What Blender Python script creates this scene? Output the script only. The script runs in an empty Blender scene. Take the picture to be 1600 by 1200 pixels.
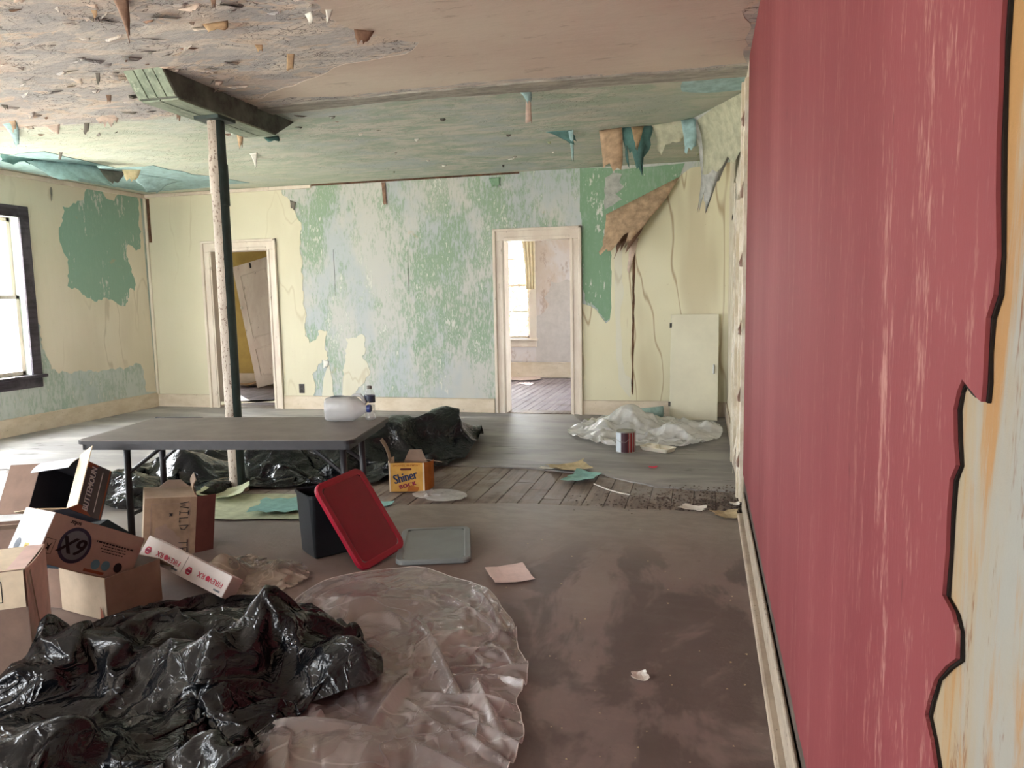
import bpy, bmesh, math, random
import numpy as np
from mathutils import Vector, Matrix

R = math.radians
random.seed(7)
scene = bpy.context.scene
COL = scene.collection

# ------------------------------------------------------------------ camera, world, sun, exposure
FPX, YAW, PITCH, ROLL = 1187.3, R(14.232), R(6.481), R(-1.087)
CAM = np.array([-0.256, 0.0, 1.35])
cy_, sy_, cp_, sp_ = math.cos(YAW), math.sin(YAW), math.cos(PITCH), math.sin(PITCH)
FW = np.array([-sy_*cp_, cy_*cp_, -sp_]); RT0 = np.array([cy_, sy_, 0.0]); UP0 = np.cross(RT0, FW)
RTV = math.cos(ROLL)*RT0 + math.sin(ROLL)*UP0
UPV = -math.sin(ROLL)*RT0 + math.cos(ROLL)*UP0
cam_data = bpy.data.cameras.new('camera'); cam = bpy.data.objects.new('camera', cam_data); COL.objects.link(cam)
cam_data.sensor_width = 36.0; cam_data.lens = FPX/1600*36.0; cam_data.clip_start = 0.02; cam_data.clip_end = 300
m4 = Matrix.Identity(4)
for i in range(3):
    m4[i][0] = RTV[i]; m4[i][1] = UPV[i]; m4[i][2] = -FW[i]; m4[i][3] = CAM[i]
cam.matrix_world = m4
scene.camera = cam

world = bpy.data.worlds.new('sky'); scene.world = world; world.use_nodes = True
bg = world.node_tree.nodes['Background']
bg.inputs[0].default_value = (0.91, 0.955, 1.0, 1); bg.inputs[1].default_value = 12.0
sun_d = bpy.data.lights.new('sun', 'SUN'); sun_d.energy = 26.0; sun_d.angle = R(0.6); sun_d.color = (1, .93, .82)
sun = bpy.data.objects.new('sun', sun_d); COL.objects.link(sun)
sun.rotation_euler = Vector((1.2, -1.25, -1.22)).to_track_quat('-Z', 'Y').to_euler()
vs = scene.view_settings
vs.view_transform = 'Standard'; vs.look = 'None'; vs.gamma = 1.0; vs.use_curve_mapping = False
vs.exposure = 1.42

cyc = scene.cycles
cyc.use_adaptive_sampling = True; cyc.adaptive_threshold = .05
cyc.max_bounces = 6; cyc.diffuse_bounces = 4; cyc.glossy_bounces = 2; cyc.transmission_bounces = 4; cyc.transparent_max_bounces = 10

# ------------------------------------------------------------------ room measures
L, D, H = 7.29, 8.577, 2.763           # left wall X=-L, back wall Y=D, ceiling Z=H
FRONT = -2.6                            # wall behind the camera
PART = 5.15                             # line of the removed partition
FARR, FARL = 12.5, 11.0                # far walls of the two rooms behind
def hit(px, py, ax, val):
    d = FW + RTV*((px-800)/FPX) + UPV*((600-py)/FPX)
    return CAM + d*((val-CAM[ax])/d[ax])
def FL(px, py, z=0.0): return hit(px, py, 2, z)
def BK(px, py, y=None): return hit(px, py, 1, D if y is None else y)
def LF(px, py): return hit(px, py, 0, -L)
def RW(px, py, x=0.0): return hit(px, py, 0, x)
def CE(px, py): return hit(px, py, 2, H)

# ------------------------------------------------------------------ material helpers
def C(r, g, b):
    f = lambda c: (c/255/12.92) if c/255 <= .04045 else ((c/255+.055)/1.055)**2.4
    return (f(r), f(g), f(b), 1.0)
MATS = {}
class MT:
    def __init__(s, name, rough=.6, spec=.5, metal=0.0):
        s.m = bpy.data.materials.new(name); s.m.use_nodes = True; s.t = s.m.node_tree
        s.b = s.t.nodes['Principled BSDF']; s.out = s.t.nodes['Material Output']
        s.b.inputs['Roughness'].default_value = rough; s.b.inputs['Specular IOR Level'].default_value = spec
        s.b.inputs['Metallic'].default_value = metal; MATS[name] = s.m; s._p = None
    def n(s, ty, **kw):
        nd = s.t.nodes.new(ty)
        for k, v in kw.items(): setattr(nd, k, v)
        return nd
    def set(s, sock, v):
        if hasattr(v, 'is_output'): s.t.links.new(v, sock)
        else: sock.default_value = v
    @property
    def pos(s):
        if s._p is None: s._p = s.n('ShaderNodeNewGeometry').outputs['Position']
        return s._p
    def xyz(s):
        q = s.n('ShaderNodeSeparateXYZ'); s.set(q.inputs[0], s.pos); return q.outputs
    def noise(s, sc, detail=5, rough=.6, dist=0.0, off=0.0):
        mp = s.n('ShaderNodeMapping'); s.set(mp.inputs[0], s.pos)
        mp.inputs['Scale'].default_value = sc if isinstance(sc, tuple) else (sc,)*3
        mp.inputs['Location'].default_value = (off, off*.7, off*1.3)
        q = s.n('ShaderNodeTexNoise'); s.set(q.inputs['Vector'], mp.outputs[0])
        q.inputs['Scale'].default_value = 1.0; q.inputs['Detail'].default_value = detail
        q.inputs['Roughness'].default_value = rough; q.inputs['Distortion'].default_value = dist
        return q.outputs['Fac']
    def voro(s, sc, feat='DISTANCE_TO_EDGE', rnd=1.0):
        mp = s.n('ShaderNodeMapping'); s.set(mp.inputs[0], s.pos)
        mp.inputs['Scale'].default_value = sc if isinstance(sc, tuple) else (sc,)*3
        q = s.n('ShaderNodeTexVoronoi', feature=feat); s.set(q.inputs['Vector'], mp.outputs[0]); q.inputs['Scale'].default_value = 1
        return q.outputs['Distance']
    def mr(s, f, a, b, c=0.0, d=1.0):
        q = s.n('ShaderNodeMapRange', interpolation_type='SMOOTHSTEP' if (c, d) in ((0.0, 1.0), (1.0, 0.0)) else 'LINEAR')
        s.set(q.inputs[0], f); q.inputs[1].default_value = a; q.inputs[2].default_value = b
        q.inputs[3].default_value = c; q.inputs[4].default_value = d; return q.outputs[0]
    def mth(s, op, a, b=0.0):
        q = s.n('ShaderNodeMath', operation=op); s.set(q.inputs[0], a); s.set(q.inputs[1], b); return q.outputs[0]
    def mix(s, f, a, b, mode='MIX'):
        q = s.n('ShaderNodeMix', data_type='RGBA', blend_type=mode)
        s.set(q.inputs[0], f); s.set(q.inputs[6], a); s.set(q.inputs[7], b); return q.outputs[2]
    def ramp(s, f, stops):
        q = s.n('ShaderNodeValToRGB'); s.set(q.inputs[0], f); e = q.color_ramp.elements
        while len(e) < len(stops): e.new(.5)
        for el, (p, c) in zip(e, stops): el.position = p; el.color = c
        return q.outputs[0]
    def bump(s, h, strength=.3, dist=.01):
        q = s.n('ShaderNodeBump'); q.inputs['Strength'].default_value = strength; q.inputs['Distance'].default_value = dist
        s.set(q.inputs['Height'], h); s.set(s.b.inputs['Normal'], q.outputs[0]); return q.outputs[0]
    def col(s, c): s.set(s.b.inputs['Base Color'], c); return s
    def rgh(s, c): s.set(s.b.inputs['Roughness'], c); return s

def plain(name, c, rough=.6, spec=.4, var=.12, sc=9.0, bump=.1, metal=0.0):
    """one colour with uneven tone, grime specks and a little relief"""
    t = MT(name, rough, spec, metal)
    n1 = t.noise(sc, 6, .65); n2 = t.noise(sc*7, 3, .6, off=3.1)
    dark = tuple(x*(1-2.2*var) for x in c[:3])+(1,); lite = tuple(min(1, x*(1+1.3*var)) for x in c[:3])+(1,)
    t.col(t.mix(t.mr(n2, .3, .75, 0, .35), t.mix(t.mr(n1, .25, .75), dark, lite), c))
    if bump: t.bump(n2, bump, .004)
    return t.m

def build_materials():
    # mottled plaster under the torn wallpaper: green, pale blue and grey white layers rubbed through each other
    def mottled(name, green, blue, plaster, gbias, sx=1.0):
        t = MT(name, .85, .2)
        big = t.noise((1.1*sx, 1.1*sx, .75), 4, .6, .3); mid = t.noise((5*sx, 5*sx, 2.2), 6, .7, .2, 2.0)
        fine = t.noise((34*sx, 34*sx, 11), 4, .7, 0, 5.0); scr = t.noise((55, 55, 3.5), 3, .6, 0, 9.0)
        bl = t.mix(t.mr(t.noise((1.6, 1.6, 1.0), 4, .6, 0, 12.), .44, .6), plaster, blue)
        s1 = t.mth('ADD', t.mth('MULTIPLY', big, .34), t.mth('ADD', t.mth('MULTIPLY', mid, .36), t.mth('MULTIPLY', fine, .34)))
        s1 = t.mth('ADD', s1, t.mth('MULTIPLY', scr, .1))
        g = t.mth('MULTIPLY', t.mr(s1, gbias, gbias+.10), t.mr(fine, .28, .5, .55, .95))
        c = t.mix(g, bl, green)
        flake = t.mr(t.mth('ADD', t.mth('MULTIPLY', mid, .45), t.mth('ADD', t.mth('MULTIPLY', fine, .4), t.mth('MULTIPLY', scr, .15))), .555, .60)
        c = t.mix(t.mth('MULTIPLY', flake, .85), c, C(220, 217, 210))
        tan = t.mr(t.noise((2.2, 2.2, 3.0), 5, .7, 0, 20.), .64, .74)
        c = t.mix(t.mth('MULTIPLY', tan, .55), c, C(196, 172, 140))
        t.col(c); t.bump(t.mth('ADD', fine, g), .25, .004); return t
    mottled('mottled_back', C(146, 168, 142), C(184, 190, 190), C(198, 197, 190), .54)
    mottled('mottled_left', C(160, 180, 164), C(184, 196, 192), C(200, 206, 200), .55)
    t = mottled('green_deep', C(128, 160, 130), C(150, 172, 152), C(144, 168, 146), .46)
    mottled('green_patch', C(148, 178, 160), C(156, 183, 166), C(166, 188, 172), .42)
    # cream wallpaper with tide marks
    def cream(name, base, warm, stain, amt, vscale=.5):
        t = MT(name, .8, .25)
        n = t.noise((1.6, 1.6, vscale), 3, .5, .15, 1.7); n2 = t.noise((.7, .7, .6), 3, .5, 0, 7.)
        c = t.mix(t.mr(n2, .35, .68), base, warm)
        a = t.mth('ABSOLUTE', t.mth('SUBTRACT', n, .52)); line = t.mr(a, .0, .012, 1., 0.)
        wash = t.mr(n, .52, .62)
        gate = t.mr(t.noise(.55, 2, .5, 0, 15.), .42, .58)
        c = t.mix(t.mth('MULTIPLY', t.mth('MULTIPLY', line, gate), amt), c, stain)
        c = t.mix(t.mth('MULTIPLY', t.mth('MULTIPLY', wash, gate), amt*.4), c, stain)
        speck = t.mr(t.noise(38, 3, .7, 0, 3.), .66, .74)
        c = t.mix(t.mth('MULTIPLY', speck, .3), c, stain)
        t.col(c); t.bump(t.noise((2.6, 2.6, .5), 4, .6, 0, 4.), .35, .03); return t
    cream('cream_back', C(220, 213, 188), C(215, 208, 182), C(180, 164, 130), .35)
    cream('cream_stained', C(226, 220, 192), C(216, 209, 178), C(172, 150, 118), .85, .28)
    cream('cream_left', C(232, 221, 202), C(224, 214, 192), C(180, 164, 138), .45)
    cream('cream_piece', C(220, 217, 198), C(215, 210, 190), C(170, 150, 110), .3)
    # red wallpaper, rubbed
    t = MT('red_paper', .72, .3)
    x, y, z = t.xyz()
    base = t.mix(t.mr(t.noise((.8, 1.6, .35), 4, .55), .35, .68), C(122, 52, 56), C(134, 64, 67))
    st = t.noise((9, 12, 1.1), 6, .75, .5, 2.0); fine = t.noise((70, 90, 22), 3, .7, 0, 8.)
    zone = t.mth('MAXIMUM', t.mth('MULTIPLY', t.mr(y, 1.55, 1.05), t.mr(y, .70, .85)), .28)
    wear = t.mth('MULTIPLY', t.mr(t.mth('ADD', t.mth('MULTIPLY', st, .62), t.mth('MULTIPLY', fine, .42)), .535, .70), zone)
    c = t.mix(t.mth('MULTIPLY', wear, .72), base, C(190, 142, 130))
    scr = t.mr(t.noise((60, 60, 5), 2, .5, 0, 14.), .735, .76)
    c = t.mix(t.mth('MULTIPLY', scr, .7), c, C(70, 26, 30))
    t.col(c); t.bump(t.mth('ADD', st, fine), .12, .004)
    # bare plaster beside the red paper
    t = MT('plaster_right', .8, .25)
    v = t.noise((4, 5.5, .9), 5, .65, .4, 1.); w = t.noise((9, 12, 1.6), 6, .7, .5, 6.)
    c = t.mix(t.mr(v, .35, .62), C(158, 140, 112), C(150, 148, 140))
    c = t.mix(t.mth('MULTIPLY', t.mr(w, .48, .62), .85), c, C(162, 118, 66))
    c = t.mix(t.mth('MULTIPLY', t.mr(t.noise((10, 13, 2.5), 6, .75, .3, 11.), .55, .64), .85), c, C(112, 66, 34))
    t.col(c); t.bump(t.noise(26, 5, .7), .35, .006)
    t = MT('flaking_white', .75, .3)
    c = t.mix(t.mr(t.noise((8, 8, 4), 5, .7), .38, .6), C(222, 214, 198), C(196, 184, 160))
    c = t.mix(t.mr(t.noise((16, 16, 5), 5, .75, 0, 4.), .70, .74), c, C(110, 94, 80))
    t.col(c); t.bump(t.noise(22, 5, .7), .4, .01)
    # ceiling
    t = MT('ceiling_base', .85, .2)
    x, y, z = t.xyz()
    big = t.noise((1.0, 1.6, 1), 5, .65, .4); mid = t.noise((2.6, 6.5, 1), 6, .72, .6, 3.); fine = t.noise((14, 30, 1), 5, .7, .3, 6.)
    front = t.mix(t.mr(mid, .38, .62), C(194, 188, 184), C(220, 208, 196))
    front = t.mix(t.mr(big, .5, .68), front, C(208, 190, 178))
    front = t.mix(t.mth('MULTIPLY', t.mr(fine, .60, .66), .7), front, C(226, 218, 206))
    front = t.mix(t.mth('MULTIPLY', t.mr(t.noise((3, 8, 1), 6, .75, .5, 17.), .60, .66), .6), front, C(156, 146, 140))
    ck = t.mth('ABSOLUTE', t.mth('SUBTRACT', t.noise((2.2, 4.6, 1), 4, .6, .5, 31.), .5)); ck2 = t.mth('ABSOLUTE', t.mth('SUBTRACT', t.noise((6, 9, 1), 4, .6, .6, 41.), .5))
    crack = t.mth('MULTIPLY', t.mth('MAXIMUM', t.mr(ck, 0., .007, 1., 0.), t.mr(ck2, 0., .010, 1., 0.)), t.mr(t.noise((1.5, 3, 1), 3, .5, 0, 51.), .44, .58))
    front = t.mix(t.mth('MULTIPLY', t.mr(t.noise((1.8, 3.8, 1), 4, .6, .8, 61.), .50, .54), .55), front, C(168, 166, 168))
    front = t.mix(t.mth('MULTIPLY', t.mr(t.noise((2.4, 5.2, 1), 5, .65, .8, 71.), .56, .60), .6), front, C(222, 200, 178))
    front = t.mix(t.mth('MULTIPLY', crack, .8), front, C(84, 70, 66))
    back = t.mix(t.mr(mid, .40, .60), C(172, 186, 168), C(212, 208, 196))
    back = t.mix(t.mr(big, .46, .66), back, C(188, 196, 193))
    back = t.mix(t.mth('MULTIPLY', t.mr(fine, .56, .66), .7), back, C(214, 208, 192))
    back = t.mix(t.mth('MULTIPLY', t.mr(x, -3.0, -5.2), .55), back, C(220, 224, 202))  # window light painted in: ceiling colour turns paler towards the left
    dk = t.mr(t.mth('ADD', x, t.mth('MULTIPLY', big, 2.0)), -1.0, 1.0)
    back = t.mix(t.mth('MULTIPLY', dk, .6), back, C(166, 172, 150))
    edge = t.mth('ADD', y, t.mth('MULTIPLY', t.mth('SUBTRACT', mid, .5), .5))
    c = t.mix(t.mr(edge, PART-.05, PART+.05), front, back)
    t.col(c); t.bump(t.mth('SUBTRACT', t.mth('ADD', mid, t.mth('MULTIPLY', fine, .5)), crack), .6, .025)
    t = MT('ceiling_pink', .8, .25)
    c = t.mix(t.mr(t.noise((.8, 1.2, 1), 5, .6), .36, .66), C(214, 200, 184), C(206, 187, 172))
    c = t.mix(t.mth('MULTIPLY', t.mr(t.noise((3, 9, 1), 6, .75, .4, 4.), .58, .68), .45), c, C(148, 128, 112))
    t.col(c); t.bump(t.noise((4, 12, 1), 6, .7, .3), .45, .012)
    t = MT('scar_strip', .9, .15)
    t.col(t.mix(t.mr(t.noise((5, 22, 22), 6, .7), .36, .64), C(140, 136, 128), C(178, 172, 160))); t.bump(t.noise(30, 5, .7), .5, .01)
    # floors
    t = MT('lino_brown', .55, .4)
    x, y, z = t.xyz()
    n1 = t.noise((1.3, .7, 1), 5, .6, .3); n2 = t.noise((6, 11, 1), 6, .7, .2, 3.); n3 = t.noise(48, 3, .6, 0, 6.)
    c = t.mix(t.mr(n1, .35, .65), C(118, 101, 95), C(138, 123, 115))
    c = t.mix(t.mth('MULTIPLY', t.mr(n2, .5, .72), .5), c, C(140, 126, 116))
    c = t.mix(t.mr(y, 3.4, 4.6), c, t.mix(t.mr(n2, .35, .65), C(126, 118, 110), C(148, 140, 130)))
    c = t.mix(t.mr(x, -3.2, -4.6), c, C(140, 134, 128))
    wet = t.noise((2.3, 1.1, 1), 5, .6, .5, 8.)
    zone = t.mth('MULTIPLY', t.mr(x, -1.5, -.75), t.mth('MULTIPLY', t.mr(y, 1.6, 2.2), t.mr(y, 4.3, 3.6)))
    stain = t.mth('MULTIPLY', t.mr(wet, .47, .55), zone)
    c = t.mix(t.mth('MULTIPLY', stain, .6), c, C(70, 57, 52))
    c = t.mix(t.mth('MULTIPLY', t.mr(n3, .70, .76), .6), c, C(74, 60, 54))
    t.col(c); t.rgh(t.mr(n2, .2, .8, .42, .7)); t.bump(t.mth('ADD', n2, t.mth('MULTIPLY', n3, .5)), .22, .008)
    t = MT('lino_grey', .42, .5)
    x, y, z = t.xyz()
    n1 = t.noise((.8, 2.4, 1), 5, .62, .5); n2 = t.noise((5, 16, 1), 6, .7, .3, 3.)
    c = t.mix(t.mr(n1, .36, .64), C(116, 114, 113), C(152, 148, 145))
    c = t.mix(t.mth('MULTIPLY', t.mr(n2, .5, .7), .5), c, C(156, 152, 148))
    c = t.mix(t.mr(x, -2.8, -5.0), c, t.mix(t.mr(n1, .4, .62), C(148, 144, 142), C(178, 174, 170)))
    c = t.mix(t.mth('MULTIPLY', t.mr(t.noise((1.4, 5, 1), 5, .7, .4, 9.), .60, .68), .6), c, C(72, 68, 66))
    t.col(c); t.rgh(t.mr(n2, .2, .8, .46, .72)); t.bump(n2, .25, .008)
    def wood(name, a, b, dirt, rough=.6):
        t = MT(name, rough, .35)
        g = t.noise((22, 1.3, 22), 5, .65, .6); d = t.noise(2.4, 5, .7, .3, 5.)
        c = t.mix(t.mr(g, .35, .65), a, b); c = t.mix(t.mth('MULTIPLY', t.mr(d, .46, .64), .7), c, dirt)
        t.col(c); t.bump(g, .3, .004)
    wood('plank_bare', C(132, 118, 106), C(104, 90, 82), C(150, 144, 136))
    wood('plank_painted', C(158, 148, 152), C(130, 120, 126), C(112, 100, 100), .68)
    plain('subfloor', C(44, 38, 34), .9, .1)
    plain('dirt', C(104, 92, 84), .95, .1, .4, 30)
    # trim
    t = MT('trim_paint', .5, .4)
    c = t.mix(t.mr(t.noise((5, 5, 2), 5, .65), .35, .66), C(214, 198, 182), C(226, 214, 198))
    c = t.mix(t.mth('MULTIPLY', t.mr(t.noise((14, 14, 5), 6, .75, 0, 5.), .62, .68), .7), c, C(146, 124, 106))
    t.col(c); t.bump(t.noise((12, 12, 4), 5, .7), .3, .004)
    t = MT('baseboard_paint', .6, .35)
    c = t.mix(t.mr(t.noise((4, 4, 9), 5, .65), .35, .66), C(220, 206, 186), C(206, 190, 166))
    c = t.mix(t.mth('MULTIPLY', t.mr(t.noise((24, 24, 30), 5, .75, 0, 5.), .63, .68), .7), c, C(120, 104, 90))
    t.col(c); t.bump(t.noise(20, 5, .7), .3, .004)
    t = MT('baseboard_worn', .75, .25)
    c = t.mix(t.mr(t.noise((6, 6, 12), 5, .65), .35, .66), C(184, 170, 152), C(164, 150, 134))
    c = t.mix(t.mth('MULTIPLY', t.mr(t.noise((30, 30, 40), 5, .75, 0, 5.), .60, .66), .7), c, C(96, 82, 72)); t.col(c); t.bump(t.noise(24, 5, .7), .35, .004)
    wood('casing_dark', C(76, 70, 78), C(54, 48, 54), C(98, 92, 98))
    plain('grey_paint', C(96, 86, 78), .8, .2, .2)
    # post and beam
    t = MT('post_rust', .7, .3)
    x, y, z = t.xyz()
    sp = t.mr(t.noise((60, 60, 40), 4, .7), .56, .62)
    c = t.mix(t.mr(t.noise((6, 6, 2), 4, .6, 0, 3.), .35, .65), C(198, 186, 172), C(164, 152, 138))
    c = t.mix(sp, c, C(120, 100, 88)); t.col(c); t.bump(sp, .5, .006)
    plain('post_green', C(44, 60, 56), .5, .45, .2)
    t = MT('beam_green', .7, .3)
    c = t.mix(t.mr(t.noise((12, 3, 12), 5, .7), .35, .62), C(120, 132, 116), C(152, 162, 142))
    c = t.mix(t.mth('MULTIPLY', t.mr(t.noise((20, 7, 20), 6, .75, 0, 4.), .56, .64), .7), c, C(190, 194, 174)); t.col(c); t.bump(t.noise(24, 4, .7), .4, .006)
    plain('beam_dark', C(108, 112, 104), .75, .25, .3, 7)
    # papers
    def paper(n, c, v=.15): plain(n, c, .8, .2, v, 14, .25)
    paper('paper_teal', C(164, 194, 194)); paper('paper_teal_dark', C(92, 130, 126)); paper('paper_brown', C(146, 116, 98), .2)
    paper('paper_tan', C(180, 152, 124), .2); paper('paper_pink', C(212, 190, 174)); paper('paper_ochre', C(194, 164, 130))
    paper('paper_grey', C(128, 122, 114)); paper('paper_greengrey', C(178, 176, 152), .14); paper('paper_silver', C(176, 176, 170), .14)
    paper('paper_white', C(226, 222, 212), .08); paper('paper_rose', C(228, 208, 201), .06); paper('paper_sage', C(186, 192, 160), .12)
    paper('paper_aqua', C(140, 186, 178), .12); paper('paper_beige', C(192, 176, 140), .15)
    paper('lath_brown', C(104, 76, 56), .3)
    # cartons
    def card(n, c, v=.1): plain(n, c, .75, .2, v, 6, .12)
    card('card_tan', C(158, 138, 122)); card('card_pale', C(194, 176, 154)); card('card_solar', C(178, 154, 143), .06)
    card('card_brown', C(136, 113, 100)); card('card_old', C(142, 117, 95), .2); card('card_redbrown', C(104, 60, 52))
    card('card_inside', C(54, 52, 58)); card('card_navy', C(40, 48, 56)); card('card_grey', C(92, 90, 92)); card('card_cream', C(222, 204, 176))
    card('card_pinkwhite', C(226, 196, 186)); card('card_white', C(222, 214, 210), .06); card('card_yellow', C(212, 164, 84), .12)
    card('card_white_sheen', C(216, 222, 232), .08); card('card_amber', C(176, 106, 48), .2); card('card_burgundy', C(98, 50, 42), .1)
    for n, c in dict(ink_black=C(40, 36, 40), ink_red=C(196, 60, 84), ink_grey=C(112, 118, 126), ink_navy=C(60, 58, 78), ink_orange=C(146, 86, 66), ink_teal=C(96, 140, 158),
                     ink_white=C(206, 204, 206), ink_purple=C(140, 40, 70), ink_sand=C(214, 178, 110), ink_blue=C(52, 62, 92)).items():
        plain(n, c, .7, .25, .06, 20, 0)
    # plastics, metal, glass
    plain('tub_black', C(30, 34, 38), .38, .45, .15); plain('lid_red', C(156, 20, 46), .36, .45, .06, 4, .03); plain('lid_red_shaded', C(134, 16, 40), .4, .45, .06, 4, .03)
    plain('lid_grey', C(128, 134, 134), .4, .45, .06, 5, .03)
    plain('table_top', C(124, 116, 111), .5, .4, .12, 5, .05); plain('table_frame', C(48, 45, 47), .45, .4, .15)
    plain('tin', C(176, 176, 172), .3, .5, .08, 9, 0, 1.0); plain('can_red', C(140, 26, 36), .4, .5, .08); plain('can_dark', C(62, 24, 34), .4, .5, .08); plain('can_label', C(206, 214, 222), .5, .4, .05)
    plain('cap_blue', C(44, 58, 116), .4, .5, .05); plain('label_navy', C(60, 66, 86), .45, .5, .2); plain('foam_white', C(228, 222, 204), .5, .4, .05)
    plain('hardware', C(70, 66, 62), .4, .5, .2, 20, 0, .8); plain('outlet_dark', C(66, 60, 58), .5); plain('panel_cream', C(214, 208, 184), .5, .4, .05, 2, .04)
    plain('yellow_wall', C(186, 160, 92), .8, .2, .06); plain('far_plain', C(200, 192, 186), .85, .2, .06)
    plain('curtain', C(240, 224, 190), .9, .1, .06); plain('bounce_ground', C(206, 204, 196), .9, .1, .08, 1.0); plain('leaf', C(86, 120, 70), .7, .2, .3); plain('bark', C(90, 76, 66), .9, .1)
    t = MT('far_stained', .85, .2)
    n = t.noise((1.6, 1.6, .9), 5, .65, .3); c = t.mix(t.mr(n, .42, .58), C(206, 190, 178), C(214, 206, 204))
    c = t.mix(t.mth('MULTIPLY', t.mr(t.noise((5, 5, 3), 6, .75, 0, 6.), .54, .66), .6), c, C(164, 136, 118)); t.col(c); t.bump(n, .3, .01)
    # thin plastic film
    def film(name, tint, alpha, rough, gloss=1.0, crease=0.0, thru=.95, bs=16.0, bstr=.5):
        t = MT(name, rough, .5); t.t.nodes.remove(t.b)
        tr = t.n('ShaderNodeBsdfTransparent'); tr.inputs[0].default_value = (thru, thru*.995, thru*.99, 1)
        df = t.n('ShaderNodeBsdfDiffuse'); df.inputs[0].default_value = tint
        tl = t.n('ShaderNodeBsdfTranslucent'); tl.inputs[0].default_value = tint
        gl = t.n('ShaderNodeBsdfGlossy'); gl.inputs['Roughness'].default_value = rough
        bp = t.n('ShaderNodeBump'); bp.inputs['Strength'].default_value = bstr; bp.inputs['Distance'].default_value = .012
        hgt = t.noise((bs, bs, bs), 4, .6, .8)
        al = alpha
        if crease:      # stress whitening along the creases of the film
            l1 = t.mr(t.mth('ABSOLUTE', t.mth('SUBTRACT', t.noise((2.6, 3.4, 3), 1, .4, .5, 3.), .5)), 0., .012, 1., 0.)
            l2 = t.mr(t.mth('ABSOLUTE', t.mth('SUBTRACT', t.noise((6, 4.5, 5), 1, .4, .4, 8.), .5)), 0., .016, 1., 0.)
            gate = t.mr(t.noise((3, 3, 3), 2, .5, 0, 21.), .45, .6)
            ln = t.mth('MULTIPLY', t.mth('MAXIMUM', t.mth('MULTIPLY', l1, .8), t.mth('MULTIPLY', t.mth('MULTIPLY', l2, gate), .7)), crease)
            mist = t.mr(t.noise((3.2, 3.2, 3.2), 3, .6, .6, 12.), .42, .56, 0, crease*1.2)
            al = t.mth('MINIMUM', t.mth('ADD', t.mth('ADD', ln, mist), alpha), .95)
            hgt = t.mth('ADD', hgt, t.mth('MULTIPLY', ln, .8))
        t.set(bp.inputs['Height'], hgt); t.set(gl.inputs['Normal'], bp.outputs[0]); t.set(df.inputs['Normal'], bp.outputs[0])
        m1 = t.n('ShaderNodeMixShader'); m1.inputs[0].default_value = .35; t.set(m1.inputs[1], df.outputs[0]); t.set(m1.inputs[2], tl.outputs[0])
        m2 = t.n('ShaderNodeMixShader'); t.set(m2.inputs[0], al); t.set(m2.inputs[1], tr.outputs[0]); t.set(m2.inputs[2], m1.outputs[0])
        lw = t.n('ShaderNodeLayerWeight'); t.set(lw.inputs['Normal'], bp.outputs[0])
        frs = t.mth('ADD', t.mth('MULTIPLY', t.mth('POWER', lw.outputs['Facing'], 4.0), .85), .06)
        m3 = t.n('ShaderNodeMixShader'); t.set(m3.inputs[0], t.mth('MULTIPLY', frs, gloss)); t.set(m3.inputs[1], m2.outputs[0]); t.set(m3.inputs[2], gl.outputs[0])
        t.set(t.out.inputs[0], m3.outputs[0])
    film('film_clear', C(240, 230, 228), .20, .11, 1.0, .16); film('film_white', C(246, 246, 244), .72, .25, .6, .15); film('film_bag', C(220, 204, 186), .3, .18, 1.0, .3)
    film('jug_plastic', C(206, 206, 206), .62, .25, .6); film('pet_clear', C(230, 236, 240), .10, .05, 1.0, 0, .99); film('glass', C(240, 245, 250), .02, .02, .5, 0, .99)
    film('film_hem', C(240, 232, 228), .7, .2, .8)
    def blackfilm(name, c0, c1, r0, r1):
        t = MT(name, .17, .5); dust = t.noise(2.2, 5, .65, .3, 4.)
        t.col(t.mix(t.mr(dust, .46, .68), c0, c1)); t.rgh(t.mr(dust, .4, .7, r0, r1))
        l1 = t.mr(t.mth('ABSOLUTE', t.mth('SUBTRACT', t.noise((6, 6, 6), 3, .5, .8, 3.), .5)), 0., .04, 1., 0.)
        t.bump(t.mth('ADD', t.mth('ADD', t.noise((15, 15, 15), 4, .55, 1.2), t.mth('MULTIPLY', t.voro(9), .7)), t.mth('MULTIPLY', l1, .35)), .6, .016)
    blackfilm('film_black', C(15, 16, 20), C(37, 37, 38), .11, .32); blackfilm('film_black_clean', C(12, 15, 20), C(24, 27, 32), .08, .2)
build_materials()

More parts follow.
